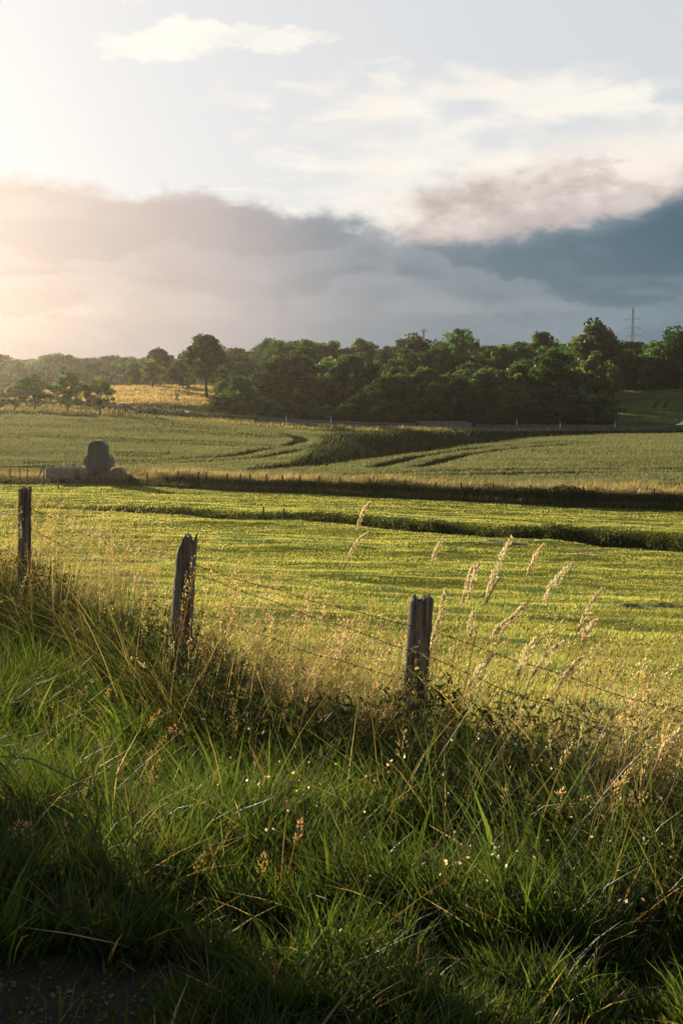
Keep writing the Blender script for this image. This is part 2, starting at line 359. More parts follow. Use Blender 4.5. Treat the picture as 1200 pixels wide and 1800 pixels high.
def ribbon(name, pts, half, lift, mt, kind='structure', segs=6):
    """a strip of road or path laid over the terrain"""
    P = np.array(pts, float); t = np.concatenate([[0], np.cumsum(np.linalg.norm(np.diff(P, axis=0), axis=1))])
    s = np.arange(0, t[-1], max(.25, t[-1]/300)); c = np.stack([np.interp(s, t, P[:, 0]), np.interp(s, t, P[:, 1])], -1)
    for _ in range(20): c[1:-1] = (c[:-2]+c[1:-1]*2+c[2:])/4
    d = np.gradient(c, axis=0); d /= np.linalg.norm(d, axis=1)[:, None]; nrm_ = np.stack([-d[:, 1], d[:, 0]], -1)
    k = np.linspace(-1, 1, segs+1); V = c[:, None]+nrm_[:, None]*k[None, :, None]*half
    zz = ground(V[..., 0].ravel(), V[..., 1].ravel()).reshape(len(c), -1)
    zz = zz*0+zz.max(1, keepdims=True)+lift
    V3 = np.concatenate([V, zz[..., None]], -1).reshape(-1, 3); n = segs+1
    a = (np.arange(len(c)-1)[:, None]*n+np.arange(segs)[None]).ravel()
    return c, zz[:, 0], obj(name, mesh(name, V3, None, mt, None, True, np.stack([a, a+1, a+n+1, a+n], -1)))
ROADP = [(px2u(p)*y, y) for p, y in ((-1500, 330), (-600, 305), (0, 281), (200, 262), (380, 247), (560, 239), (750, 236), (900, 237), (1200, 243), (1600, 255), (2200, 275))]
rc, rz_, ro = ribbon('road', ROADP, 3.3, .12, M['asphalt']); tag(ro, kind='structure')
def road_at(px):
    k = np.argmin(np.abs(pxof(rc[:, 0], rc[:, 1])-px)); return rc[k], rz_[k], (rc[min(k+1, len(rc)-1)]-rc[max(k-1, 0)])

# ------------------------------------------------------------------ blades
def bend(P, H, az, lean, curve, s):
    """points along a stem: P (n,3), s (k,) -> (n,k,3)"""
    s = np.asarray(s)[None]; h = H[:, None]
    off = (lean[:, None]*s + curve[:, None]*s*s)*h
    z = h*s*(1-.35*np.minimum(np.abs(curve[:, None]), 1.4)*s*s)
    return np.stack([P[:, 0:1]+np.cos(az)[:, None]*off, P[:, 1:2]+np.sin(az)[:, None]*off, P[:, 2:3]+z], -1)
def blades(P, H, W, az, lean, curve, segs, col, taper=.8, tipc=None):
    n = len(P); s = np.linspace(0, 1, segs+1); C = bend(P, H, az, lean, curve, s)
    ph = rs.rand(n)*math.tau; wv = np.stack([np.cos(ph), np.sin(ph), np.zeros(n)], -1)*W[:, None]*.5
    k = (1-s[:-1]**2.2)*1.0; k[0] = taper
    L = C[:, :-1]-wv[:, None]*k[None, :, None]; Rr = C[:, :-1]+wv[:, None]*k[None, :, None]
    V = np.empty((n, 2*segs+1, 3)); V[:, 0:2*segs:2] = L; V[:, 1:2*segs:2] = Rr; V[:, -1] = C[:, -1]
    T = []
    for i in range(segs-1): T += [(2*i, 2*i+1, 2*i+3), (2*i, 2*i+3, 2*i+2)]
    T.append((2*segs-2, 2*segs-1, 2*segs))
    T = np.array(T); T = (np.arange(n)[:, None, None]*(2*segs+1)+T[None]).reshape(-1, 3)
    cc = np.repeat(col[:, None], 2*segs+1, 1)
    return V.reshape(-1, 3), T, cc.reshape(-1, 3)
def join(parts):
    V, T, C = [], [], []; o = 0
    for v, t, c in parts: V.append(v); T.append(t+o); C.append(c); o += len(v)
    return np.concatenate(V), np.concatenate(T), np.concatenate(C)
def pal(n, cols, wts=None, var=.25):
    cols = np.array(cols); k = rs.choice(len(cols), n, p=wts); return cols[k]*(1+var*(rs.rand(n, 1)*2-1))*(1+.06*rs.randn(n, 3))
def in_view(n, y0, y1, power=2., margin=1.15, extra=.8):
    """roots thinned with distance: density ~ 1/Y**power"""
    p = 2-power
    r = rs.rand(n)
    Y = y0*(y1/y0)**r if abs(p) < 1e-6 else (y0**p+r*(y1**p-y0**p))**(1/p)
    X = (rs.rand(n)*2-1)*(.245*Y*margin+extra)
    return X, Y
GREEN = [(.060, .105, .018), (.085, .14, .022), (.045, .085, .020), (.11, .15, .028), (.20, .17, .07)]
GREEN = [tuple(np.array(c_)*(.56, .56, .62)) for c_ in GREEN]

# verge grass
def verge():
    parts = []
    X, Y = in_view(400000, 3.1, 17, 1.3, 1.1, .45); px = pxof(X, Y); f1 = np.interp(px, *FENCE1)
    c2 = vnoise(X*6.2+5, Y*5.2)*.6+vnoise(X*13+5, Y*11)*.4; cl = .45*fbm(X*1.6, Y*1.6, 3)+.55*ss(c2, .25, .78)
    keep = (Y < f1+.5+rs.rand(len(X))*.8) & ~((Y < 3.75+.45*(vnoise(X*5, Y*5))) & (X < -.56+.4*(vnoise(X*4+9, Y*4)-.5)) & (rs.rand(len(X)) > .05))
    keep &= rs.rand(len(X)) < .12+1.15*cl
    X, Y, cl, f1 = X[keep], Y[keep], cl[keep], f1[keep]; n = len(X); P = np.stack([X, Y, ground(X, Y)-.01], -1)
    edge_ = ss(Y, 3.2, 4.6); H = (.07+.27*rs.rand(n)**1.2)*(.45+.55*edge_)*(.12+1.45*cl)
    H[rs.rand(n) < .02] *= 1.6
    W = .0038+.009*rs.rand(n)**2.2; az = (vnoise(X*2.5+70, Y*2.5)-.5)*9+rs.normal(-.35, 1.6, n)
    br = rs.rand(n) < .05*ss(fbm(X*1.1+90, Y*1.1, 2), .35, .6); W[br] *= 2.3; H[br] *= 1.3
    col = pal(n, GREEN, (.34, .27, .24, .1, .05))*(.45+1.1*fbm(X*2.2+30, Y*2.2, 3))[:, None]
    dead = rs.rand(n) < .035; col[dead] = pal(int(dead.sum()), [(.22, .17, .09), (.15, .11, .06), (.30, .25, .15)])
    parts.append(blades(P, H, W, az, .1+.45*rs.rand(n)+dead*1.3*rs.rand(n), .1+.8*rs.rand(n)**2.5, 3, col))
    # taller, ranker grass close to the fence
    X, Y = in_view(130000, 4.2, 17, 1.2, 1.15, .5); px = pxof(X, Y); d = Y-np.interp(px, *FENCE1); cl = fbm(X*1.4+60, Y*1.4, 3)
    k = (rs.rand(len(X)) < np.exp(-((d+.35)/.75)**2)*(.2+1.2*cl)); X, Y, cl, px = X[k], Y[k], cl[k], px[k]; n = len(X); P = np.stack([X, Y, ground(X, Y)-.01], -1)
    H = (.2+.5*rs.rand(n))*(.4+1.1*cl)*np.interp(px, [0, 330, 500, 740, 1100], [1.15, 1.1, .85, 1.15, .85]); col = pal(n, [(.030, .052, .016), (.045, .070, .02), (.08, .07, .03), (.16, .13, .07)], (.4, .3, .18, .12))
    parts.append(blades(P, H, .004+.005*rs.rand(n), rs.rand(n)*math.tau, .05+.45*rs.rand(n), .1+.7*rs.rand(n)**1.5, 4, col))
    return mesh('verge_grass', *join(parts)[:2], M['blade'], join(parts)[2])
tag(obj('verge_grass', verge()), 'dense dark green verge grass in front of the near fence', 'grass', kind='stuff')

# dead thatch and low leaves under the verge and the fence
def weeds():
    n0 = 300000; X, Y = in_view(n0, 5.0, 16, 1.0, 1.15, .6); px = pxof(X, Y); f1 = np.interp(px, *FENCE1)
    d = Y-f1; keep = (d > -1.6) & (d < 1.3) & (rs.rand(n0) < np.interp(px, [420, 640, 690, 725, 775, 820], [1., .45, .45, .9, .8, .45])*np.exp(-(d/1.0)**2)*(.3+1.1*fbm(X*1.2+5, Y*1.2, 3)))
    X, Y = X[keep], Y[keep]; n = len(X); hh = np.interp(pxof(X, Y), [300, 480, 690, 720, 770, 820], [.66, .50, .50, .56, .56, .50])*rs.rand(n)**.9*(.4+1.*fbm(X*.9+5, Y*.9, 3))
    P = np.stack([X, Y, ground(X, Y)+hh], -1)
    return leaves(P, .007+.013*rs.rand(n), pal(n, [(.03, .05, .016), (.045, .07, .02), (.07, .08, .03)]), 4.)
def leaves(P, S, col, asp=1.5, up=None):
    """leaf-sized faces: two triangles folded along the middle"""
    n = len(P); a = rs.randn(n, 3); a /= np.linalg.norm(a, axis=1)[:, None]
    if up is not None: a = a*.75+up; a /= np.linalg.norm(a, axis=1)[:, None]
    b = rs.randn(n, 3); b -= (b*a).sum(1)[:, None]*a; b /= np.linalg.norm(b, axis=1)[:, None]; c = np.cross(a, b)
    S = np.asarray(S)[:, None]
    V = np.stack([P-b*S*asp*.5, P+c*S*.5+a*S*.12, P+b*S*asp*.5, P-c*S*.5+a*S*.12], 1).reshape(-1, 3)
    T = (np.arange(n)[:, None, None]*4+np.array([(0, 1, 2), (0, 2, 3)])[None]).reshape(-1, 3)
    return V, T, np.repeat(col, 4, 0)
v, t, c = weeds(); tag(obj('weeds', mesh('weeds', v, t, M['weed'], c)), 'low leafy weeds tangled round the feet of the near fence', 'weeds', kind='stuff')

# tall flowering grass
def heads(P, H, az, lean, curve, s0, K, L, W, spread, col):
    """spikelets along the upper part of each stem"""
    n = len(P); s = s0+(1-s0)*np.sort(rs.rand(n, K), 1)
    h = H[:, None]; off = (lean[:, None]*s+curve[:, None]*s*s)*h; z = h*s*(1-.35*np.minimum(np.abs(curve[:, None]), 1.4)*s*s)
    C = np.stack([P[:, 0:1]+np.cos(az)[:, None]*off, P[:, 1:2]+np.sin(az)[:, None]*off, P[:, 2:3]+z], -1)
    tan = np.stack([np.cos(az)[:, None]*(lean[:, None]+2*curve[:, None]*s), np.sin(az)[:, None]*(lean[:, None]+2*curve[:, None]*s), 1-1.05*np.minimum(curve[:, None], 1.4)*s*s], -1)
    tan /= np.linalg.norm(tan, axis=2)[..., None]
    r = rs.randn(n, K, 3); side = r-(r*tan).sum(-1, keepdims=True)*tan; side /= np.linalg.norm(side, axis=-1, keepdims=True)
    wid = np.sin(np.pi*np.clip((s-s0)/(1-s0)*.86+.12, 0, 1))[..., None]
    base = C+side*spread[:, None, None]*wid*rs.rand(n, K, 1); dr = tan*.8+side*(.25+.5*rs.rand(n, K, 1)); dr /= np.linalg.norm(dr, axis=-1, keepdims=True)
    base = base.reshape(-1, 3); dr = dr.reshape(-1, 3); m_ = len(base)
    LL = (L*(.6+.8*rs.rand(m_)))[:, None]; WW = (W*(.6+.8*rs.rand(m_)))[:, None]
    sv = rs.randn(m_, 3); sv -= (sv*dr).sum(1)[:, None]*dr; sv /= np.linalg.norm(sv, axis=1)[:, None]
    V = np.stack([base, base+dr*LL*.45+sv*WW*.5, base+dr*LL, base+dr*LL*.45-sv*WW*.5], 1).reshape(-1, 3)
    T = (np.arange(m_)[:, None, None]*4+np.array([(0, 1, 2), (0, 2, 3)])[None]).reshape(-1, 3)
    return V, T, np.repeat(np.repeat(col, K, 0), 4, 0)
def tallgrass(n0, dens, Hf, seed_p, straw):
    X, Y = in_view(n0, 4.2, 22, 1.3, 1.15, .6); px = pxof(X, Y); f1 = np.interp(px, *FENCE1); d = Y-f1
    keep = rs.rand(n0) < dens(px, d, X, Y)
    X, Y, px, d = X[keep], Y[keep], px[keep], d[keep]; n = len(X); P = np.stack([X, Y, ground(X, Y)-.02], -1)
    H = Hf(px, d, n); az = rs.normal(-.1, np.where(px > 720, .6, .9)); lean = .02+.35*rs.rand(n)**1.5+np.where(px > 720, .22*rs.rand(n), 0); curve = .05+.55*rs.rand(n)**2
    col = pal(n, straw, None, .2)
    parts = [blades(P, H, np.full(n, .0032), az, lean, curve, 7, col*.8, 1)]
    k = rs.rand(n) < seed_p
    parts.append(heads(P[k], H[k], az[k], lean[k], curve[k], .70+.1*rs.rand(k.sum(), 1), 42, .013, .0052, .012+.022*rs.rand(k.sum())**2, col[k]*1.15))
    # basal leaves
    r = np.repeat(np.arange(n), 3); PP = P[r]+rs.randn(len(r), 3)*(.03, .03, 0)
    parts.append(blades(PP, H[r]*(.3+.4*rs.rand(len(r))), np.full(len(r), .005), rs.rand(len(r))*math.tau, .2+.3*rs.rand(len(r)), .3+.7*rs.rand(len(r)), 4, pal(len(r), [(.045, .07, .02), (.10, .10, .035), (.20, .16, .08)], (.6, .25, .15))))
    return join(parts)
LEAN = 0
STRAW = [(.40, .33, .21), (.30, .24, .15), (.48, .41, .29), (.22, .23, .10), (.17, .12, .08)]
def dens(px, d, X, Y):
    a = 1.7*np.exp(-((d-.1)/np.where(d > .1, np.interp(px, [100, 420], [.85, .5]), .75))**2)*np.interp(px, [-200, 60, 240, 330, 420, 620, 740, 900, 1300], [.9, 1., 1., .8, .7, .75, .95, .95, .9])
    return a*ss(fbm(X*1.6+3, Y*1.6, 3), .28, .72)
def hts(px, d, n):
    return 1.12* np.interp(px, [-200, 0, 250, 330, 600, 800, 1000, 1300], [1.12, 1.12, 1.08, .95, .74, .86, .78, .6])*(.40+.72*rs.rand(n))
v, t, c = tallgrass(70000, dens, hts, .62, STRAW)
tag(obj('tall_dry_grass', mesh('tall_dry_grass', v, t, M['dry'], c)), 'tall straw coloured grass in seed growing along the near barbed wire fence', 'tall grass', kind='stuff')
# scattered seed heads lower in the verge
def dens2(px, d, X, Y): return ((d < -.3) & (Y > 4.2))*.25*(fbm(X*2, Y*2, 3) > .5)
v, t, c = tallgrass(2400, dens2, lambda px, d, n: .28+.28*rs.rand(n), .7, [(.22, .15, .08), (.30, .22, .12), (.14, .13, .05)])
tag(obj('verge_seed_heads', mesh('verge_seed_heads', v, t, M['dry'], c)), 'brownish grass seed heads scattered through the dark verge', 'seed heads', kind='stuff')
# pale flecks: small folded faces set above the grass
X, Y = in_view(420, 3.7, 6.2, 1., .98, 0); P = np.stack([X, Y, ground(X, Y)+.26+.2*rs.rand(420)], -1); k = (fbm(X*2+7, Y*2, 2) > .47) & (X > -.5)
P = P[k]; v, t, c = leaves(P, .0055+.005*rs.rand(len(P)), np.full((len(P), 3), .75)*(1, .93, .85), 1.5)
tag(obj('pale_flecks', mesh('pale_flecks', v, t, M['petal'], c)), 'tiny pale flecks speckling the verge grass', 'petals', kind='stuff')

# pasture
def pasture():
    n = 1080000; X, Y = in_view(n, 6.0, 128, 1.75, 1.5, .8); px = pxof(X, Y); f1 = np.interp(px, *FENCE1); yf = np.interp(px, *FENCE2); yd = np.interp(px, *DITCH)
    big = fbm(X/6, Y/2.6, 4); small = fbm(X*1.3, Y*1.0+20, 3)
    keep = (Y > f1+.2) & (Y < yf+.3) & (rs.rand(n) < .25+1.3*small)
    X, Y, px, big, small, yd = (q[keep] for q in (X, Y, px, big, small, yd)); n = len(X)
    H = (.03+.045*rs.rand(n))*(.35+1.2*big)*(1+ss(Y, 30, 110)*.6); W = np.maximum(.0035, Y*.00036)*(.7+.7*rs.rand(n))
    P = np.stack([X, Y, ground(X, Y)-.01], -1); col = pal(n, [(.23, .245, .045), (.28, .27, .055), (.18, .215, .04), (.36, .32, .12)], None, .09)
    col *= (.30+1.25*fbm(X/2.2+50, Y/1.8, 5))[:, None]*(1+.12*(rs.rand(n, 1)-.5))
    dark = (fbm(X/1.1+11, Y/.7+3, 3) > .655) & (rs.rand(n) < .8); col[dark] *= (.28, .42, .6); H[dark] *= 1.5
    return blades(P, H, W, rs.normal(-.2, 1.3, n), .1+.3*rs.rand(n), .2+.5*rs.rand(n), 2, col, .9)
v, t, c = pasture(); tag(obj('pasture_grass', mesh('pasture_grass', v, t, M['far_blade'], c)), 'short bright yellow green grass covering the sunlit pasture', 'grass', kind='stuff')

# crop with tramlines
TRAM = [  # pairs of wheel tracks, as points (photo column, distance)
 [(-200, 205), (100, 205), (300, 200), (420, 196), (500, 192), (545, 186), (560, 178), (545, 170), (510, 160), (470, 151), (420, 144), (330, 139), (200, 136), (0, 134)],
 [(-200, 175), (0, 173), (250, 168), (420, 166), (520, 160), (580, 155)],
 [(-200, 150), (0, 149), (150, 148), (300, 147)],
 [(-200, 192), (150, 190), (380, 186), (500, 181)],
 [(1700, 190), (1250, 178), (1000, 172), (850, 156), (760, 142), (680, 126)],
 [(600, 118), (900, 122), (1200, 125), (1700, 130)],
 [(930, 150), (1200, 150), (1700, 152)]]
TR = []
for ln in TRAM:
    p = np.array([(px2u(a)*b, b) for a, b in ln]); tt_ = np.linspace(0, len(p)-1, 240); k_ = np.arange(len(p))
    c_ = np.stack([np.interp(tt_, k_, p[:, 0]), np.interp(tt_, k_, p[:, 1])], -1)
    for _ in range(60): c_[1:-1] = (c_[:-2]+2*c_[1:-1]+c_[2:])/4
    TR.append(c_)
def tramdist(X, Y):
    best = np.full(len(X), 1e9); p = np.stack([X, Y], -1)
    for c_ in TR:
        cs = c_[::3]
        for i in range(0, len(p), 20000):
            q = p[i:i+20000]; j = ((q[:, None]-cs[None])**2).sum(-1).argmin(1); jj = np.clip(j, 1, len(cs)-2)
            a_, b_ = cs[jj-1], cs[jj+1]; d_ = b_-a_; cr_ = np.abs((q[:, 0]-a_[:, 0])*d_[:, 1]-(q[:, 1]-a_[:, 1])*d_[:, 0])/np.linalg.norm(d_, axis=1)
            e_ = np.where((j == 0) | (j == len(cs)-1), 1e9, cr_); best[i:i+20000] = np.minimum(best[i:i+20000], np.where(e_ < 30, e_, 1e9))
    return best
def crop():
    n = 640000; X, Y = in_view(n, 98, 226, 1.2, 1.6, 2); k = crop_mask(X, Y); X, Y = X[k], Y[k]
    td = tramdist(X, Y); k = (np.abs(td-1.9) > 1.05); X, Y, td = X[k], Y[k], td[k]
    big = fbm(X/14+3, Y/9, 3); n = len(X); P = np.stack([X, Y, ground(X, Y)-.02], -1)
    H = (.34+.14*rs.rand(n))*(.85+.3*big); H[rs.rand(n) < .012] *= 1.45; W = .05+.06*rs.rand(n)
    yf = np.interp(pxof(X, Y), *FENCE2); edge_ = ((Y-yf) < 9+5*fbm(X/3, Y/3, 2)) & (rs.rand(n) < .5)
    col = pal(n, [(.12, .15, .075), (.15, .17, .085), (.19, .185, .10), (.09, .125, .06)], None, .2); col *= (.75+.5*fbm(X/5, Y/2.2+8, 3))[:, None]
    col[edge_] = pal(int(edge_.sum()), [(.26, .22, .10), (.2, .18, .08)])
    return blades(P, H, W, rs.normal(0, 1.2, n), .05+.2*rs.rand(n), .1+.4*rs.rand(n), 2, col, .9)
v, t, c = crop(); tag(obj('field_crop', mesh('field_crop', v, t, M['crop'], c)), 'pale green cereal crop with curving tractor tracks on both far fields', 'crop', kind='stuff')

def strip(n, pos, H, W, cols, name, label, cat, mt='dry', seg=3, wts=None, lean=.3):
    X, Y = pos(n); n = len(X); P = np.stack([X, Y, ground(X, Y)-.03], -1)
    h = H(X, Y, n); V = blades(P, h, W*(.6+.8*rs.rand(n)), rs.normal(0, 1.1, n), .05+lean*rs.rand(n), .1+.5*rs.rand(n), seg, pal(n, cols, wts, .25)*(.55+.9*fbm(X/5+77, Y/4, 3))[:, None])
    tag(obj(name, mesh(name, V[0], V[1], M[mt], V[2])), label, cat, kind='stuff')
def along(curve_, lo, hi, wx=.31, pw=1.):
    def f(n):
        px = -400+1950*rs.rand(n); y0 = np.interp(px, *curve_); Y = y0+lo+(hi-lo)*rs.rand(n)**pw; X = px2u(px)*Y
        k = rs.rand(n) < .35+1.1*fbm(X/2.3, Y/1.3+40, 3); return X[k], Y[k]
    return f
GOLD = [(.32, .265, .16), (.25, .21, .12), (.18, .175, .08), (.11, .12, .045)]
strip(34000, along(FENCE2, 2.0, 5.2), lambda X, Y, n: (.3+.8*rs.rand(n))*(.1+1.5*fbm(X/2.2, Y/2+7, 3)), .045, GOLD, 'field_margin_grass', 'golden uncut grass strip between the far post fence and the crop', 'grass margin', wts=(.35, .3, .2, .15))
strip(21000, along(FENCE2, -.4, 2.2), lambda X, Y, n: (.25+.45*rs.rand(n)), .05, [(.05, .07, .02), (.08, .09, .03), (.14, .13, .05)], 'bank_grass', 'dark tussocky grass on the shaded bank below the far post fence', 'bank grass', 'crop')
# meadow behind the road
def medpos(n):
    px = -450+900*rs.rand(n); Y = 266+(350-266)*rs.rand(n); X = px2u(px)*Y; k = ((px < 425)) & (rs.rand(n) < .4+fbm(X/5, Y/5, 3)); return X[k], Y[k]
strip(76000, medpos, lambda X, Y, n: (.2+.6*rs.rand(n))*(.3+1.3*fbm(X/4, Y/6+3, 4)), .13, [(.38, .29, .16), (.30, .235, .12), (.46, .37, .23), (.13, .14, .05)], 'hay_meadow', 'golden uncut meadow on the rise behind the road and orchard', 'meadow', wts=(.35, .25, .2, .2))
def verge2(n):
    px = -250+1650*rs.rand(n); yr = np.interp(px, [-1500, -600, 0, 200, 380, 560, 750, 900, 1200, 1600], [330, 305, 281, 262, 247, 239, 236, 237, 243, 255])
    near_ = np.interp(px, [-300, 0, 300, 500, 640, 760, 1200], [226, 222, 216, 212, 214, 222, 232]); r = rs.rand(n)
    Y = near_+(yr-4.2-near_)*r; X = px2u(px)*Y; k = rs.rand(n) < .15+1.2*fbm(X/5+3, Y/3, 3)**1.5; return X[k], Y[k]
strip(34000, verge2, lambda X, Y, n: (.25+.55*rs.rand(n))*(.4+1.*fbm(X/4, Y/4+3, 3)), .10, [(.30, .24, .11), (.12, .14, .05), (.07, .09, .03), (.36, .28, .14)], 'roadside_grass', 'rough mixed grass sloping down from the road to the fields', 'roadside grass', wts=(.15, .35, .4, .10))
def creekpos(n):
    X, Y = in_view(n, 124, 245, 1., 1.15, 2); q, dp = creek(X, Y); k = (q < 1.05) & (pxof(X, Y) > 430); return X[k], Y[k]
strip(70000, creekpos, lambda X, Y, n: .25+.5*rs.rand(n), .10, [(.032, .05, .02), (.042, .06, .022), (.08, .08, .035)], 'hollow_grass', 'rank grass coloured dark for the shade in the hollow between the two crop fields', 'hollow grass', 'crop', wts=(.5, .35, .15))  # shade of the wood is put into these dark blade colours
def upfield(n):
    px = 1010+400*rs.rand(n); Y = 256+88*rs.rand(n); X = px2u(px)*Y; td = tramup(X, Y); k = np.abs(td-.95) > .45; return X[k], Y[k]
_tu = np.array([(px2u(a)*b, b) for a, b in ((1500, 320), (1250, 326), (1190, 320), (1160, 305), (1155, 292), (1200, 284), (1400, 280))])
def tramup(X, Y):
    p = np.stack([X, Y], -1); best = np.full(len(X), 1e9)
    for i in range(len(_tu)-1):
        a_, b_ = _tu[i], _tu[i+1]; t_ = np.clip(((p-a_) @ (b_-a_))/((b_-a_) @ (b_-a_)), 0, 1); best = np.minimum(best, np.linalg.norm(p-(a_+t_[:, None]*(b_-a_)), axis=1))
    return best
strip(42000, upfield, lambda X, Y, n: .4+.15*rs.rand(n), .12, [(.13, .18, .08), (.16, .20, .085)], 'hillside_crop', 'green crop on the slope at the right end of the wood', 'crop', 'crop')

# ditch and hedge-bank vegetation
def bushline(n, curve_, off, hgt, wid, cols, name, label, cat, lf=.07):
    px = -400+1950*rs.rand(n); y0 = np.interp(px, *curve_)+off; hp = hgt(px); X = px2u(px)*y0; cl = fbm(X/1.6+31, y0/1.6, 3)
    hh = hp*(.35+1.1*cl); k = rs.rand(n) < np.clip(hp*1.2, 0, 1); Y = y0+rs.normal(0, 1, n)*wid; X = px2u(px)*Y
    z = ground(X, Y)+hh*rs.rand(n)**.8*np.exp(-((Y-y0)/(2.2*wid))**2)+.02
    P = np.stack([X, Y, z], -1)[k]; v, t, c = leaves(P, lf*(.6+.9*rs.rand(len(P))), pal(len(P), cols), 1.5, np.array((0, 0, .4)))
    tag(obj(name, mesh(name, v, t, M['weed'], c)), label, cat, kind='stuff')
dh = lambda px: np.interp(px, [-100, 90, 130, 250, 285, 330, 380, 400, 430, 470, 600, 640, 680, 760, 900, 1200], [.05, .05, .2, .15, .45, .6, .3, .05, .4, .5, .5, .45, .65, .95, 1.0, 1.05])
bushline(105000, DITCH, 0., dh, .55, [(.035, .052, .018), (.05, .07, .022), (.07, .085, .03)], 'ditch_undergrowth', 'dark leafy undergrowth along the ditch across the pasture', 'undergrowth')
bh = lambda px: np.interp(px, [-100, 180, 230, 270, 400, 480, 640, 900, 935, 1020, 1060, 1200], [.15, .3, .55, .3, .25, .45, .4, .4, .95, .9, .45, .5])
bushline(54000, FENCE2, 1.2, bh, .6, [(.03, .045, .016), (.05, .065, .022)], 'bank_undergrowth', 'dark scrubby undergrowth at the foot of the far post fence', 'undergrowth', .10)

RD = ([-1500, -600, 0, 200, 380, 560], [325, 300, 276, 257, 242, 234])
def roadh(px): return np.interp(px, [-150, 60, 120, 200, 240, 300, 360, 420, 470], [.6, .7, .8, 1.0, 1.5, 1.5, 1.1, .5, 0])
bushline(39000, RD, 0, roadh, .9, [(.03, .045, .016), (.06, .075, .024), (.13, .12, .05)], 'roadside_scrub', 'low dark scrub hiding the road below the golden meadow', 'scrub', .16)
# ------------------------------------------------------------------ trees
def tube(path, rad, sides=7):
    path = np.asarray(path, float); n = len(path); t = np.gradient(path, axis=0); t /= np.linalg.norm(t, axis=1)[:, None]
    ref = np.array((.31, .22, .93)) if abs(t[:, 2]).mean() < .8 else np.array((1, .05, 0)); a = np.cross(t, ref); a /= np.linalg.norm(a, axis=1)[:, None]; b = np.cross(t, a)
    th = np.arange(sides)*math.tau/sides; rad = np.broadcast_to(rad, (n,))
    V = path[:, None]+rad[:, None, None]*(np.cos(th)[None, :, None]*a[:, None]+np.sin(th)[None, :, None]*b[:, None])
    i, j = np.meshgrid(np.arange(n-1), np.arange(sides), indexing='ij'); i, j = i.ravel(), j.ravel(); j2 = (j+1) % sides
    T = np.concatenate([np.stack([i*sides+j, i*sides+j2, (i+1)*sides+j2], -1), np.stack([i*sides+j, (i+1)*sides+j2, (i+1)*sides+j], -1)])
    V = V.reshape(-1, 3); k = len(V); V = np.vstack([V, path[:1], path[-1:]]); jj = np.arange(sides); j3 = (jj+1) % sides
    T = np.vstack([T, np.stack([np.full(sides, k), j3, jj], -1), np.stack([np.full(sides, k+1), (n-1)*sides+jj, (n-1)*sides+j3], -1)])
    return V, T
def jointub(ts):
    V, T = [], []; o = 0
    for v, t in ts: V.append(v); T.append(t+o); o += len(v)
    return np.vstack(V), np.vstack(T)
def make_tree(kind, seed):
    """a 10 m tree: trunk and limbs, and a crown of leaf clumps"""
    r = np.random.RandomState(seed)
    spec = dict(round=(.62, 3.6, 3.7, 60), tall=(.58, 2.6, 4.1, 60), broad=(.64, 4.4, 3.3, 68), bushy=(.47, 3.7, 4.8, 80), ragged=(.6, 3.4, 3.9, 46), orchard=(.55, 4.4, 4.4, 60), young=(.62, 2.6, 3.6, 24))[kind]
    cz, rx, rzz, N = spec; cz *= 10
    C = []
    while len(C) < N:
        p = r.uniform(-1, 1, 3); d = np.linalg.norm(p)
        if d > 1 or d < .35*(r.rand() < .8): continue
        lob = 1+.22*math.sin(3*math.atan2(p[1], p[0])+seed)+.16*math.sin(5*p[2]+seed*2)
        w_ = 1-.30*max(p[2], 0)-(.25 if kind not in ('bushy', 'orchard') else .0)*max(-p[2], 0)
        C.append((p[0]*rx*lob*w_, p[1]*rx*lob*w_, cz+p[2]*(rzz-.6)))
    C = np.array(C); top = C[:, 2].max(); C[:, 2] += (9.3-top)*np.clip(C[:, 2]/9, 0, 1)
    rad = r.uniform(.55, 1.35, N)*(1.0 if kind != 'young' else .8); per = dict(orchard=150, young=130, ragged=80).get(kind, 100)
    P, S, col = [], [], []
    for c_, q in zip(C, rad):
        d = r.randn(per, 3); d /= np.linalg.norm(d, axis=1)[:, None]; rr = q*(.35+.75*r.rand(per)**.5)
        P.append(c_+d*rr[:, None]*(1, 1, .72)); S.append(r.uniform(.20, .46, per)); tone = r.uniform(.55, 1.5)
        col.append(np.array(((.028, .056, .018), (.044, .070, .020), (.021, .045, .017))[r.randint(3)])*tone*(1+.25*(r.rand(per, 1)*2-1)))
    # sparse sprays past the outline
    P, S, col = np.vstack(P), np.concatenate(S), np.vstack(col)
    if kind in ('orchard', 'young'): col = col*2.6; S = S*.8  # brighter leaf colour carries the backlight and glare on these crowns
    V, T, cc = leaves(P, S, col, 1.4, np.array((0, 0, .25)))
    bs = mesh(kind+'_crown', V, T, M['glare_leaf' if kind in ('orchard', 'young') else 'leaf'], cc)
    ts = []; hb = cz-(rzz*.55)
    k = np.linspace(0, 1, 7); tr = np.stack([.15*np.sin(k*3+seed), .15*np.cos(k*2+seed), -.3+k*(cz+.3)], -1); ts.append(tube(tr, .26*(1-.6*k), 8))
    for i in range(9 if kind != 'bushy' else 6):
        tgt = C[r.randint(N)]; s0 = r.uniform(.35, .95); b0 = np.array([np.interp(s0, k, tr[:, j]) for j in range(3)]); mid = (b0+tgt)/2+(0, 0, .35)
        ts.append(tube([b0, b0*.45+mid*.55, mid, tgt], np.array((.12, .09, .065, .03))*(1.2-s0*.5), 5))
    return mesh(kind+'_trunk', *jointub(ts), M['bark'], None, True), bs
PROTO = {}
for k_, n_ in (('round', 3), ('tall', 2), ('broad', 2), ('bushy', 3), ('ragged', 2), ('orchard', 3), ('young', 1)):
    PROTO[k_] = [make_tree(k_, 10*i+len(k_)*3+1) for i in range(n_)]
tn = [0]
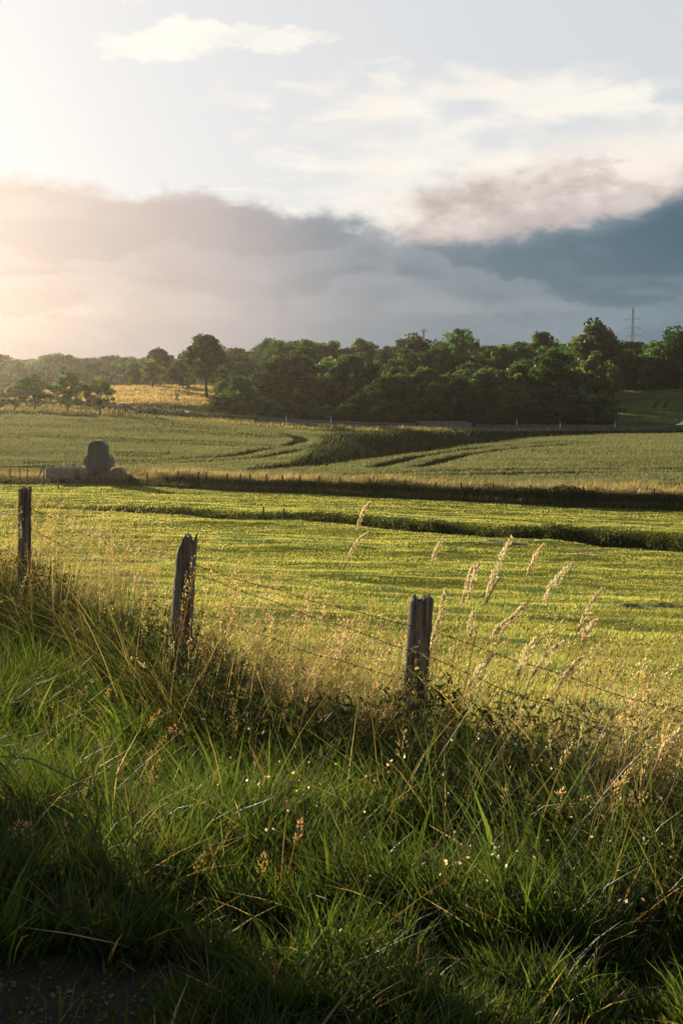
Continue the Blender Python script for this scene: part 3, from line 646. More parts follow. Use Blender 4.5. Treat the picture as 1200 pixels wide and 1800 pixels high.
def tree(kind, px, Y, top_py, wf, label, group=None, cat='tree', name=None, sink=0., colr=None, base=None):
    x = px2u(px)*Y; z0 = gz(x, Y)-sink; zt = at(px, top_py, Y).z; h = max(zt-z0, 1.5)/10
    tn[0] += 1; tk_, cr_ = PROTO[kind][tn[0] % len(PROTO[kind])]
    nm = name or {'round': 'broadleaf_tree', 'tall': 'broadleaf_tree', 'broad': 'broadleaf_tree', 'bushy': 'leafy_tree', 'ragged': 'sparse_tree', 'orchard': 'orchard_tree', 'young': 'young_tree'}[kind]
    r_ = empty(nm, (x, Y, z0), random.random()*math.tau, (h*wf, h*wf, h)); tag(r_, label, cat, group)
    obj('trunk', tk_, r_); obj('crown', cr_, r_); return r_
ORD = 'first second third fourth fifth sixth seventh eighth ninth tenth eleventh twelfth thirteenth fourteenth fifteenth sixteenth seventeenth eighteenth nineteenth twentieth'.split()
ORD += ['twenty-'+o_ for o_ in ORD[:9]]+['thirtieth']+['thirty-'+o_ for o_ in ORD[:9]]
# landmark trees
tree('tall', 363, 290, 586, 1.05, 'tall dark tree standing clear of the wood beside the golden meadow')
tree('orchard', 270, 322, 632, 1.0, 'small lone tree with a bare forked trunk on the golden meadow')
tree('round', 283, 345, 612, 1.0, 'round pale green tree just behind the lone meadow tree')
tree('bushy', 322, 330, 632, 1.2, 'broad low tree between the lone meadow tree and the tall dark tree')
tree('bushy', 240, 350, 634, 1.0, 'rounded tree at the back edge of the meadow, behind the white crossarm pole')
tree('young', 331, 296, 664, 1.0, 'young bushy sapling on the meadow left of the tall dark tree', name='sapling')
tree('young', 231, 318, 662, .8, 'thin sapling standing alone on the meadow edge by the crossarm pole', name='sapling')
tree('bushy', 970, 262, 606, 1.0, 'biggest dark rounded tree at the front of the wood, rimmed with light')
tree('bushy', 905, 259, 640, .8, 'sunlit rim tree pressed against the biggest dark rounded tree')
tree('tall', 1040, 330, 560, 1.15, 'tallest tree of the wood, with a knobbly top against the cloud')
tree('round', 737, 330, 588, 1.0, 'high rounded tree below the thin mast on the skyline')
tree('ragged', 808, 350, 574, .75, 'sparse feathery tree sticking up out of the skyline')
tree('round', 487, 400, 598, 1.2, 'smooth domed tree on the skyline right of the tall meadow tree')
tree('round', 1192, 350, 574, 1.2, 'big dark tree cut off by the picture edge, right of the pylon')
tree('tall', 952, 360, 581, .9, 'pointed tree on the skyline above the biggest dark tree')
tree('bushy', 668, 253, 698, 1.2, 'pale green bush at the roadside near the bridge', cat='bush', name='roadside_bush')
tree('bushy', 642, 255, 712, 1.1, 'small bush beside the pale green roadside bush', cat='bush', name='roadside_bush')
tree('bushy', 712, 252, 660, .9, 'large leafy tree directly above the bridge')
# outside the picture, before it on the left: its crown shades the near verge
r_ = tree('round', 600-7.7/16.9*F, 16.9, 640-(7.6/16.9*F), .64, 'tall roadside tree just outside the picture, shading the near verge')
# orchard
for i, (px, Y, top, wf, lb) in enumerate(((176, 236, 662, .9, 'rightmost orchard tree, bushy with a slim trunk, at the crop edge'), (122, 240, 652, .95, 'orchard tree with a twin head, second from the crop\'s lone trunk'),
        (62, 241, 655, 1.2, 'widest orchard tree, spreading over the crop edge'), (28, 243, 676, 1.1, 'low orchard tree between the widest one and the picture edge'), (-4, 239, 678, 1.2, 'orchard tree cut by the picture edge in the glare'), (-60, 240, 665, 1.1, 'orchard tree just outside the picture beside the cut off one'))):
    tree('orchard', px, Y, top, wf, lb, 'orchard trees along the far edge of the crop')
# the wood: rows from the road back to the skyline
rows = [(256, 385, 1035, 46, 650, 706, 'along the road edge of the wood'), (270, 400, 1035, 42, 628, 682, 'in the second rank of the wood'), (288, 395, 1045, 44, 620, 660, 'in the third rank of the wood'),
        (312, 390, 1080, 42, 612, 645, 'in the middle of the wood'), (350, 385, 1240, 40, 604, 632, 'in the upper part of the wood'), (395, 380, 1260, 38, 600, 618, 'along the skyline of the wood'), (440, 370, 1280, 34, 599, 611, 'behind the skyline of the wood')]
ADJ = {'round': 'rounded', 'tall': 'upright', 'broad': 'wide', 'bushy': 'dense bushy', 'ragged': 'loose'}
for ri, (Y0, p0, p1, step, t0, t1, where) in enumerate(rows):
    px = p0; k = 0
    while px < p1:
        kd = random.choice(['bushy', 'bushy', 'round', 'broad', 'tall'] if ri > 1 else ['bushy', 'bushy', 'bushy', 'round', 'broad'])
        if random.random() < .06: kd = 'ragged'
        Y = Y0+random.uniform(-6, 6); top = random.uniform(t0, t1)
        if ri < 3: top += 18*math.sin(px/75.+ri*2)
        else: top += random.uniform(-9, 6)
        if ri == 0 and 560 < px < 660: top += 25
        if px < 470: top += 12 if ri > 3 else 18
        wf = random.uniform(.85, 1.25)*(1.15 if ri > 3 else 1.)
        tree(kd, px, Y, top, wf, '%s tree, %s from the left %s' % (ADJ[kd], ORD[k], where), 'trees of the wood beyond the road')
        k += 1; px += step*random.uniform(.75, 1.25)
px = 388; k = 0
while px < 1060:
    tree('bushy', px, 249.5+random.uniform(-2, 3) if not 735 < px < 835 else 252, random.uniform(690, 728), random.uniform(1.5, 2.0), 'low dark bush, %s from the left at the foot of the wood' % ORD[k], 'bushes at the foot of the wood', 'bush', 'roadside_bush'); k += 1; px += random.uniform(18, 30)
# right end of the wood above the hillside crop
k = 0
for px in (1075, 1105, 1140, 1172, 1215, 1250):
    tree('bushy', px, 349+random.uniform(-4, 4), random.uniform(622, 640), 1.2, 'low bushy tree, %s along the top edge of the hillside crop' % ORD[k], 'trees above the hillside crop'); k += 1
# far hazy wood behind the orchard
k = 0; px = -400
while px < 345:
    for Y0, tt0, tt1 in ((470, 632, 645), (530, 618, 632)):
        tree('bushy' if Y0 < 500 else random.choice(['round', 'bushy', 'broad']), px+random.uniform(-8, 8), Y0+random.uniform(-15, 15), random.uniform(tt0, tt1), 1.35,
             ('%s hazy tree, %s from the left in the %s row behind the orchard' % (random.choice(['dim', 'faint', 'misty', 'pale']), ORD[k], 'front' if Y0 < 500 else 'back')) if px > -15 else 'hazy tree outside the picture, beyond its left edge behind the orchard', 'hazy wood behind the orchard')
    k += px > -15; px += 27

# ------------------------------------------------------------------ near fence
def make_post(name, base, top, r0, r1, prof, seed, split=None):
    """weathered post from base to top; prof(x) gives how far below the top the wood is broken off across its width"""
    r = np.random.RandomState(seed); n, rows_ = 56, 46; base = np.array(base); top = np.array(top); H = np.linalg.norm(top-base)
    th = np.arange(n)*math.tau/n; gro = np.zeros(n)
    for i in range(7): a0 = r.rand()*math.tau; gro -= .16*r.rand()*np.exp(-((np.angle(np.exp(1j*(th-a0))))/.07)**2)
    gro += .05*np.sin(3*th+seed)+.04*np.sin(5*th+1.3*seed)
    V = []; C = []
    ax = (top-base)/H
    for k in range(rows_):
        s = k/(rows_-1); R_ = (r0+(r1-r0)*s)*(1+gro*(1+.5*math.sin(s*5+seed))+.02*np.sin(9*s*6+2*th))
        x = R_*np.cos(th); y = R_*np.sin(th); h = s*(H-prof(x/r1, y/r1))
        colr = np.zeros(n)
        if split is not None:
            s_lo, s_hi, x0, x1 = split; xc = x0+(x1-x0)*(s-s_lo)/(s_hi-s_lo)
            if s_lo < s < s_hi:
                wv = .011*math.sin(math.pi*(s-s_lo)/(s_hi-s_lo)); m_ = (np.abs(x-xc) < wv+.004) & (y < 0); y = np.where(m_, y*.35, y); colr = np.where(m_, 1., 0)
        V.append(np.stack([x, y, h], -1)); C.append(colr)
    for f in (.8, .55, .3, .02):
        x = V[rows_-1][:, 0]*f; y = V[rows_-1][:, 1]*f; V.append(np.stack([x, y, H-prof(x/r1, y/r1)+.006*r.randn(n)*(f < .9)], -1)); C.append(np.zeros(n))
    V = np.array(V); m_ = len(V); off = ax[None, None]*V[..., 2:3]+np.stack([V[..., 0], V[..., 1], V[..., 2]*0], -1)
    i, j = np.meshgrid(np.arange(m_-1), np.arange(n), indexing='ij'); i, j = i.ravel(), j.ravel(); j2 = (j+1) % n
    return mesh(name, off.reshape(-1, 3), None, M['post'], np.repeat(np.array(C).reshape(-1, 1), 3, 1), True, np.stack([i*n+j, i*n+j2, (i+1)*n+j2, (i+1)*n+j], -1))
def post_thing(px_t, py_t, px_b, Y, r0, r1, prof, seed, label, split=None):
    t = at(px_t, py_t, Y); xb = px2u(px_b)*Y; zb = gz(xb, Y)-.05
    r_ = empty('fence_post', (xb, Y, zb)); tag(r_, label, 'fence post', 'weathered posts of the near fence')
    obj('shaft', make_post('shaft', (0, 0, 0), (t.x-xb, 0, t.z-zb), r0, r1, prof, seed, split), r_); return r_, t
pf3 = lambda x, y: .012*np.sin(6*x+3*y)+.01
pf2 = lambda x, y: np.interp(x, [-1.1, -.75, -.4, -.15, .35, .42, .62, .78, .85, 1.1], [.105, .085, .025, .012, .012, .05, .055, .045, .0, .0])+.004*np.sin(17*x+9*y)
pf1 = lambda x, y: np.interp(x, [-1.1, -.6, -.45, -.1, .05, .5, 1.1], [.02, .0, .02, .028, .012, .0, .025])+.006*np.sin(13*x+8*y)
p3, t3 = post_thing(45, 857, 34, 12.3, .060, .055, pf3, 3, 'smooth sawn off post, smallest and farthest of the near fence')
p2, t2 = post_thing(330, 939, 300, 8.6, .078, .060, pf2, 5, 'broken topped leaning post with a split side and a nail in its top', (.42, .80, .052, .012))
p1, t1 = post_thing(741, 1048, 719, 7.0, .066, .060, pf1, 9, 'cracked grey post nearest the tall golden grass stalks')
xb4 = 1.86; z4 = gz(xb4, 5.0); p4 = empty('fence_post', (xb4, 5.0, z4-.05)); tag(p4, 'grey post just outside the picture where the wires leave on the right', 'fence post', 'weathered posts of the near fence'); t4 = Vector((xb4+.05, 5.0, z4+1.1))
obj('shaft', make_post('shaft', (0, 0, 0), (.02, 0, .85), .065, .058, pf3, 12), p4)
x5 = -4.9; z5 = gz(x5, 17.); p5 = empty('fence_post', (x5, 17., z5-.05)); tag(p5, 'grey post just outside the picture beyond the smooth sawn off post', 'fence post', 'weathered posts of the near fence'); t5 = Vector((x5, 17., z5+1.15))
obj('shaft', make_post('shaft', (0, 0, 0), (.0, 0, 1.2), .06, .055, pf3, 15), p5)
nl = tube([(0, 0, -.03), (.001, 0, .024)], .0022, 6); nn_ = obj('nail', mesh('nail', *nl, M['wire']), p2); nn_.location = (t2.x-p2.location.x+.004, -.0, t2.z-p2.location.z-.002)
# barbed wires
BARB = []
for q_ in range(4):
    bt = [tube([(-.005, 0, 0), (.005, 0, 0)], .0030, 6)]
    for a_ in (.3+q_*.7, 1.9+q_*.5):
        d = np.array((.25*math.sin(q_*3+a_), math.cos(a_), math.sin(a_))); d /= np.linalg.norm(d); bt.append(tube([-d*.013, d*.013], .0010, 4))
    BARB.append(mesh('barb', *jointub(bt), M['wire']))
def wire(A_, B_, sag, label):
    A_, B_ = np.array(A_), np.array(B_); L = np.linalg.norm(B_-A_); n = int(L/.02); s = np.linspace(0, 1, n)
    c = A_+(B_-A_)*s[:, None]; c[:, 2] -= sag*4*s*(1-s); c[:, 2] += .006*np.sin(s*L*9)*np.sin(s*3.1)
    ts = []; th = s*L/.05*math.tau/2
    for ph in (0, math.pi):
        o_ = np.stack([np.zeros(n), np.cos(th+ph), np.sin(th+ph)], -1)*.0013; ts.append(tube(c+o_, .0011, 5))
    base = mesh('strand', *jointub(ts), M['wire']); r_ = empty('barbed_wire', tuple(A_)); tag(r_, label, 'barbed wire', 'barbed wires of the near fence')
    bo = obj('strand', base, r_); bo.location = -Vector(A_)
    k = int(L/.105)
    for i in range(k):
        p = c[int((i+.5)/k*(n-1))]; q = obj('barb', BARB[i % 4], r_); q.location = Vector(p)-Vector(A_); q.rotation_euler = (random.uniform(-.5, .5), random.uniform(-.5, .5), math.atan2(B_[1]-A_[1], B_[0]-A_[0]))
def wpt(px, py, Y): p = at(px, py, Y); return (p.x, p.y-.066, p.z)
wire(wpt(57, 893, 12.3), wpt(318, 986, 8.6), .02, 'top barbed strand between the smallest post and the broken topped post')
wire(wpt(52, 925, 12.3), wpt(312, 1035, 8.6), .03, 'middle barbed strand between the smallest post and the broken topped post')
wire(wpt(341, 990, 8.6), wpt(722, 1096, 7.0), .012, 'top barbed strand between the broken topped post and the cracked post')
wire(wpt(338, 1004, 8.55), wpt(720, 1140, 7.0), -.0, 'middle barbed strand between the broken topped post and the cracked post')
wire(wpt(334, 1062, 8.6), wpt(716, 1190, 7.0), .03, 'lowest barbed strand between the broken topped post and the cracked post')
q4_ = at(1530, 1346, 5.0); e4 = (q4_.x, 5.0-.066, q4_.z+.16)
wire(wpt(757, 1104, 7.0), (e4[0], e4[1], e4[2]-.16), .02, 'top barbed strand leaving the cracked post towards the picture edge')
wire(wpt(754, 1150, 7.0), (e4[0], e4[1], e4[2]-.36), .03, 'lower barbed strand leaving the cracked post towards the picture edge')
e5 = (t5.x, t5.y-.066, t5.z)
wire((e5[0], e5[1], e5[2]-.15), wpt(36, 893, 12.3), .02, 'top barbed strand leaving the smallest post out of the picture')

# tall golden stalks, each a thing of its own
def stalk(tip, bot, Y, fat, label, K=260):
    t_, b_ = np.array(at(*tip, Y)), np.array(at(*bot, Y)); hl = np.linalg.norm(t_-b_); d0 = t_-b_
    root = b_-d0*1.0; root[2] = 0; root = np.array((b_[0]-.16*np.sign(d0[0])*min(1, abs(d0[0])/.1), Y+.02, 0)); root[2] = gz(root[0], root[1])
    s = np.linspace(0, 1, 14); P0, P1, P2 = root, b_+(b_-t_)*.5, t_
    c = ((1-s)**2)[:, None]*P0+(2*s*(1-s))[:, None]*P1+(s**2)[:, None]*P2; c[:, 1] += .01*np.sin(s*4); c[:, 0] += (.012+.02*rs.rand())*s**6; c[:, 2] -= .02*rs.rand()*s**8
    r_ = empty('grass_stalk', tuple(root)); tag(r_, label, 'grass stalk', 'tall golden stalks round the cracked post')
    L_ = -root
    v, tt_ = tube(c+L_, .0022*(1-.55*s), 5); mm = mesh('stem', v, tt_, M['dry'], np.tile((.42, .36, .22), (len(v), 1))); obj('stem', mm, r_)
    # head
    arc = np.concatenate([[0], np.cumsum(np.linalg.norm(np.diff(c, axis=0), axis=1))]); a0 = (arc[-1]-hl)/arc[-1]
    u = a0+(1-a0)*rs.rand(K); cc = np.stack([np.interp(u*arc[-1], arc, c[:, i]) for i in range(3)], -1)+L_
    tan = (t_-b_)/hl; q = rs.randn(K, 3); q -= (q@tan)[:, None]*tan; q /= np.linalg.norm(q, axis=1)[:, None]
    wd = np.sin(np.pi*np.clip((u-a0)/(1-a0)*.9+.06, 0, 1))
    base = cc+q*(fat*wd*rs.rand(K))[:, None]; dr = tan*1.0+q*.45; dr /= np.linalg.norm(dr, axis=1)[:, None]; sv = np.cross(dr, rs.randn(K, 3)); sv /= np.linalg.norm(sv, axis=1)[:, None]
    LL = .011+.010*rs.rand(K)[:, None]; V = np.stack([base, base+dr*LL*.5+sv*.0028, base+dr*LL, base+dr*LL*.5-sv*.0028], 1).reshape(-1, 3)
    T = (np.arange(K)[:, None, None]*4+np.array([(0, 1, 2), (0, 2, 3)])[None]).reshape(-1, 3)
    obj('seed_head', mesh('seed_head', V, T, M['plume'], np.repeat(pal(K, [(.66, .57, .42), (.56, .47, .33)]), 4, 0)), r_)
    pp = np.array([c[3]+L_, c[5]+L_]); v, tt_, c2 = blades(pp, np.array((.22, .2)), np.array((.006, .005)), np.array((.5, 3.)), np.array((.5, .6)), np.array((.5, .4)), 4, np.tile((.26, .24, .09), (2, 1)))
    h7 = len(v)//2; obj('leaf', mesh('leaf', v[:h7], tt_[:len(tt_)//2], M['dry'], c2[:h7]), r_); obj('leaf', mesh('leaf', v[h7:], tt_[len(tt_)//2:]-h7, M['dry'], c2[h7:]), r_)
for tip, bot, Y, fat, lb in (
    ((891, 938), (846, 1048), 6.6, .015, 'highest golden stalk, with a dense plume above the others'), ((825, 984), (806, 1062), 6.7, .009, 'left one of the upright pair of stalks beside the highest stalk'),
    ((832, 984), (818, 1055), 6.9, .008, 'right one of the upright pair of stalks beside the highest stalk'), ((944, 957), (914, 1012), 7.0, .010, 'short feathery stalk right of the highest stalk'),
    ((995, 984), (938, 1052), 6.7, .020, 'wide feathery plume leaning right over the pasture'), ((1050, 1033), (1002, 1110), 6.2, .009, 'long straight stalk leaning farthest right'),
    ((891, 1076), (838, 1128), 6.1, .010, 'thick plume leaning right below the highest stalk'), ((931, 1122), (900, 1190), 6.0, .020, 'fluffy drooping plume low beside the thick one'),
    ((773, 1030), (768, 1100), 6.7, .008, 'bright plume rising against the side of the cracked post'), ((766, 1078), (754, 1140), 6.6, .009, 'short plume crossing the face of the cracked post'),
    ((773, 945), (750, 990), 8.0, .014, 'faint feathery stalk above the cracked post'), ((639, 882), (617, 932), 8.0, .010, 'lone thin stalk reaching up to the ditch in mid picture'),
    ((640, 934), (595, 975), 8.2, .010, 'thin stalk just below the lone one in mid picture'), ((1035, 1090), (1010, 1130), 6.0, .016, 'small pale plume below the stalk leaning farthest right'),
    ((822, 1075), (825, 1120), 6.3, .014, 'short upright plume between the cracked post and the thick plume'), ((1014, 1155), (970, 1200), 5.8, .008, 'low slanting stalk right of the fluffy drooping plume'),
    ((607, 1090), (600, 1150), 7.6, .011, 'golden plume standing between the broken topped and cracked posts'), ((1185, 1275), (1150, 1330), 5.0, .011, 'slanting plume close to the picture edge below the pasture'),
    ((858, 1150), (812, 1205), 6.2, .012, 'loose plume bending right, low between the cracked post and the fluffy drooping plume'), ((912, 1060), (862, 1120), 6.5, .008, 'thin upright stalk just behind the thick plume'),
    ((968, 1128), (925, 1185), 6.1, .010, 'curved plume right of the fluffy drooping plume'), ((870, 1010), (842, 1060), 6.8, .007, 'slim stalk tucked under the highest stalk')):
    stalk(tip, bot, Y, fat, lb)

# ------------------------------------------------------------------ far fence posts
def small_post(px, top, h_, label, group, Y=None, tilt=0., nm='wooden_post', mtl='wood_far', r=.07, curve_=FENCE2, off=1.6):
    Y = Y or float(np.interp(px, *curve_))+off; x = float(px2u(px)*Y); z = gz(x, Y); t_ = at(px, top, Y).z; hh = max(t_-z, h_)
    k = np.linspace(-.1, hh, 5); c = np.stack([tilt*k, .01*np.sin(k*7), k], -1); rr = r*(1-.08*k/hh)*(1+.06*np.sin(k*9))
    v, t2_ = tube(c, rr, 8); o = obj(nm, mesh(nm, v, t2_, M[mtl])); o.location = (x, Y, z); tag(o, label, 'post', group); return o
FP = [(258, 832, 0), (312, 829, 0), (347, 833, .1), (362, 830, 0), (399, 833, 0), (422, 836, 0), (439, 838, 0), (468, 837, 0), (496, 838, .02), (527, 842, 0), (561, 840, 0), (597, 843, 0), (651, 842, -.06), (717, 847, -.28), (766, 847, 0), (814, 852, -.2), (867, 850, 0), (932, 857, .05), (1026, 858, 0), (1151, 860, 0)]
for i, (px, top, tl) in enumerate(FP):
    small_post(px, top, .9, ('tilted' if abs(tl) > .15 else 'upright')+' dark post, %s from the hay bales on the far fence' % ORD[i], 'posts of the far fence', tilt=tl)
small_post(462, 891, .9, 'thin dark post in the ditch, left one of the close pair', 'posts in the ditch', None, 0, curve_=DITCH, off=-.3, r=.05)
small_post(498, 893, .9, 'thin dark post in the ditch, right one of the close pair', 'posts in the ditch', None, 0, curve_=DITCH, off=-.3, r=.05)
small_post(330, 890, .8, 'pale thin post standing alone in the ditch bush', 'posts in the ditch', None, 0, curve_=DITCH, off=.2, r=.03)
# paddock fence beside the bales
PP_ = []
for i, (px, top) in enumerate(((-12, 818), (17, 818), (34, 821), (47, 819), (76, 816), (101, 834))):
    small_post(px, top, 1., 'paddock post, %s from the left, on the near side of the hay bales' % ORD[i] if i else 'paddock post cut off by the picture edge', 'paddock posts beside the hay bales', 118 if px < 90 else 112, 0, r=.05); PP_.append(px)
A_ = at(-60, 821, 118); B_ = at(76, 820, 118); v, t_ = tube([A_, (A_+B_)/2, B_], .045, 8); o = obj('fence_rail', mesh('fence_rail', v, t_, M['wood_far'])); tag(o, 'horizontal rail along the top of the paddock posts', 'fence rail')
x_ = px2u(76)*118; v, t_ = tube([at(75, 820, 117.9), at(64, 852, 117.9)], .04, 8); o = obj('fence_brace', mesh('fence_brace', v, t_, M['wood_far'])); tag(o, 'slanting brace leaning against the tallest paddock post', 'brace')

# ------------------------------------------------------------------ bales
def bale_mesh(rad, wid, seed):
    r = np.random.RandomState(seed); n = 40; prof = [(-.5, .02), (-.5, .5), (-.5, .9), (-.47, .97), (-.4, 1), (-.2, 1.01), (0, 1.0), (.2, 1.01), (.4, 1), (.47, .97), (.5, .9), (.5, .5), (.5, .02)]
    th = np.arange(n)*math.tau/n; V = []
    for k, (y, q) in enumerate(prof):
        rr = rad*q*(1+.015*np.sin(3*th+seed)+.012*r.randn(n)); sag = 1-.05*(np.sin(th) < -.6)
        V.append(np.stack([rr*np.cos(th), np.full(n, y*wid)+.015*r.randn(n), rr*np.sin(th)*sag], -1))
    V = np.array(V).reshape(-1, 3); m_ = len(prof); i, j = np.meshgrid(np.arange(m_-1), np.arange(n), indexing='ij'); i, j = i.ravel(), j.ravel(); j2 = (j+1) % n
    return mesh('straw_bale', V, None, M['bale'], None, True, np.stack([i*n+j, i*n+j2, (i+1)*n+j2, (i+1)*n+j], -1))
BM = [bale_mesh(.66, 1.25, s_) for s_ in (1, 2, 3)]
YB = 122.5; bx0 = px2u(167)*YB; zb = gz(bx0, YB)+.02
def bale(dx_, dy_, dz_, rot, label, i=0, sc=1.):
    o = obj('straw_bale', BM[i % 3]); x = bx0+dx_; y = YB+dy_; o.location = (x, y, zb+.64*sc+dz_); o.rotation_euler = (0, random.uniform(-3, 3), rot); o.scale = (sc,)*3; tag(o, label, 'straw bale', 'round straw bales at the field corner')
bale(-.72, 0, 0, R(4), 'bottom bale under the left side of the covered stack', 0); bale(.62, .05, 0, R(-3), 'bottom bale under the dark cover', 1); bale(1.95, .3, -.05, R(-6), 'bottom bale at the right foot of the stack, among tall weeds', 2, .97)
bale(-.30, .0, 1.13, R(3), 'second layer bale bulging out left of the dark cover', 1); bale(1.02, .05, 1.10, R(-2), 'second layer bale showing right of the dark cover', 2, .95); bale(.32, 0, 2.22, R(1), 'topmost bale of the stack, under the dark cover', 0)
bale(-3.55, .2, .0, R(82), 'leftmost single bale lying apart at the end of the row', 2, .98); bale(-2.15, -.1, -.02, R(74), 'low bale between the leftmost bale and the covered stack', 0, .97); bale(-2.6, 1.6, .02, R(60), 'bale behind the low row, only its top showing', 1); bale(-1.3, 1.4, -.02, R(95), 'back bale showing between the low row and the covered stack', 2)
# dark cover hanging over the stack
def cover():
    nu, nv = 60, 30; V = []
    u = np.linspace(0, 1, nu); base_w = .78
    for j in range(nv):
        y = -.80+1.5*j/(nv-1)
        for i in range(nu):
            a = u[i]; 
            if a < .3: z = 2.86-(.3-a)/.3*2.3; x = -base_w-.04*(.3-a)*3
            elif a > .7: z = 2.86-(a-.7)/.3*2.3; x = base_w+.12*(a-.7)*3
            else: th = math.pi*(1-(a-.3)/.4); x = base_w*math.cos(th); z = 2.86+.72*math.sin(th)
            V.append((x+.03*math.sin(y*9+z*1.5), y, z))
    V = np.array(V); i, j = np.meshgrid(np.arange(nu-1), np.arange(nv-1)); i, j = i.ravel(), j.ravel(); Q = np.stack([j*nu+i, j*nu+i+1, (j+1)*nu+i+1, (j+1)*nu+i], -1)
    # front fall: a hanging curtain closing the arch, with folds
    nf = 40; F_ = []
    xs = np.linspace(-1, 1, nf); rows2 = 26
    for r_ in range(rows2):
        s = r_/(rows2-1)
        for x in xs:
            zt = 2.86+.72*math.sqrt(max(0, 1-x*x)); z = zt+( .52-zt)*s; wdt = base_w*(1+.09*s)
            F_.append((x*wdt, -.80-.10*math.sin(s*1.5)-.05*s*math.sin(x*14+1)-.03*math.sin(x*25+2)*s, z))
    o0 = len(V); V = np.vstack([V, F_]); i, j = np.meshgrid(np.arange(nf-1), np.arange(rows2-1)); i, j = i.ravel(), j.ravel(); Q2 = np.stack([o0+j*nf+i, o0+j*nf+i+1, o0+(j+1)*nf+i+1, o0+(j+1)*nf+i], -1)
    return mesh('bale_cover', V, None, M['tarp'], None, True, np.vstack([Q, Q2]))
o = obj('bale_cover', cover()); o.location = (bx0+.32, YB, zb+.02); md = o.modifiers.new('thick', 'SOLIDIFY'); md.thickness = .02; tag(o, 'dark green sheet draped over the top of the bale stack', 'cover')
# weeds at the foot of the stack
X = bx0+rs.normal(1.6, 1.2, 900); Y = YB-1.6+rs.normal(0, .35, 900); P = np.stack([X, Y, ground(X, Y)-.02], -1)
v, t_, c = blades(P, .4+.9*rs.rand(900)*np.exp(-((X-bx0-1.4)/1.4)**2), np.full(900, .06), rs.rand(900)*6.28, .3*rs.rand(900), .4*rs.rand(900), 3, pal(900, GOLD))
tag(obj('rank_weeds', mesh('rank_weeds', v, t_, M['dry'], c)), 'pale rank weeds growing against the foot of the bale stack', 'weeds', kind='stuff')

# ------------------------------------------------------------------ road furniture
def boxm(parts_):
    V, Q = [], []
    for (x0, x1, y0, y1, z0, z1) in parts_:
        k = len(V)*8 if False else sum(len(q_) for q_ in V); V.append(np.array([(x, y, z) for x in (x0, x1) for y in (y0, y1) for z in (z0, z1)], float))
        Q += [[k+a for a in f] for f in ((0, 1, 3, 2), (4, 6, 7, 5), (0, 4, 5, 1), (2, 3, 7, 6), (0, 2, 6, 4), (1, 5, 7, 3))]
    return np.vstack(V), np.array(Q)
# guard rails either side of the bridge
def rail(pxa, pxb, label):
    ks = [k for k in range(len(rc)) if pxa <= pxof(rc[k, 0], rc[k, 1]) <= pxb]; pts = []
    for k in ks:
        d = rc[min(k+1, len(rc)-1)]-rc[max(k-1, 0)]; d = d/np.linalg.norm(d); n_ = np.array((d[1], -d[0])); n_ = n_ if n_[1] < 0 else -n_; p = rc[k]+n_*3.6; pts.append((p[0], p[1], rz_[k]))
    pts = np.array(pts); r_ = empty('guard_rail', tuple(pts[0])); tag(r_, label, 'guard rail', 'guard rails along the road')
    L_ = pts-pts[0]; prof = [(-.03, .72), (.04, .66), (-.03, .58), (.04, .50), (-.03, .42)]; n = len(L_); V = []
    for (oy, oz) in prof: V.append(L_+(0, oy-.02, oz))
    V = np.array(V); m_ = len(prof); i, j = np.meshgrid(np.arange(m_-1), np.arange(n-1), indexing='ij'); i, j = i.ravel(), j.ravel()
    b_ = obj('beam', mesh('beam', V.reshape(-1, 3), None, M['steel'], None, False, np.stack([i*n+j, i*n+j+1, (i+1)*n+j+1, (i+1)*n+j], -1)), r_); md = b_.modifiers.new('thick', 'SOLIDIFY'); md.thickness = .02
    st_ = max(1, int(4/np.linalg.norm(L_[1]-L_[0])))
    pm = mesh('rail_post', *(lambda a: (a[0], None, M['steel'], None, False, a[1]))(boxm([(-.05, .05, .03, .13, -.6, .68)])))
    for k in range(0, n, st_): q = obj('rail_post', pm, r_); q.location = tuple(L_[k])
rail(385, 742, 'grey guard rail along the road left of the bridge'); rail(826, 1500, 'grey guard rail along the road right of the bridge')
# bridge parapet
c_, z_, d_ = road_at(784); r_ = empty('road_bridge', (c_[0], c_[1], z_), math.atan2(d_[1], d_[0])); tag(r_, 'low dark concrete bridge carrying the road over the hollow', 'bridge')
for nm, bx in (('parapet', [(-4.2, 4.2, -3.95, -3.6, -.05, .9), (-4.3, 4.3, -4.0, -3.55, .9, 1.02)]), ('parapet', [(-4.2, 4.2, 3.6, 3.95, -.05, .9), (-4.3, 4.3, 3.55, 4.0, .9, 1.02)]), ('deck', [(-4.25, 4.25, -4.02, 4.02, -.75, -.06)]), ('abutment', [(-4.2, -3.2, -3.9, 3.9, -3.6, -.76)]), ('abutment', [(3.2, 4.2, -3.9, 3.9, -3.6, -.76)])):
    a_ = boxm(bx); obj(nm, mesh(nm, a_[0], None, M['concrete'], None, False, a_[1]), r_)
# delineator posts
dm = boxm([(-.06, .06, -.05, .05, -.2, .78), (-.058, .058, -.048, .048, .96, 1.05)]); db = boxm([(-.062, .062, -.052, .052, .78, .96)])
dmm = mesh('marker_body', dm[0], None, M['white'], None, False, dm[1]); dbb = mesh('black_band', db[0], None, M['black'], None, False, db[1])
for px, lb in ((509, 'white marker post, left of the close pair on the guard rail'), (578, 'white marker post nearest the roadside bushes'), (906, 'white marker post below the biggest dark tree'), (977, 'white marker post midway along the right guard rail'), (1065, 'white marker post just left of the hillside crop')):
    c_, z_, d_ = road_at(px); r_ = empty('marker_post', (c_[0], c_[1]-4.1 if px != 906 else c_[1]+4.1, z_+.05)); r_.scale = (1.4, 1.4, 1.25); tag(r_, lb, 'marker post', 'marker posts along the road'); obj('body', dmm, r_); obj('black_band', dbb, r_)
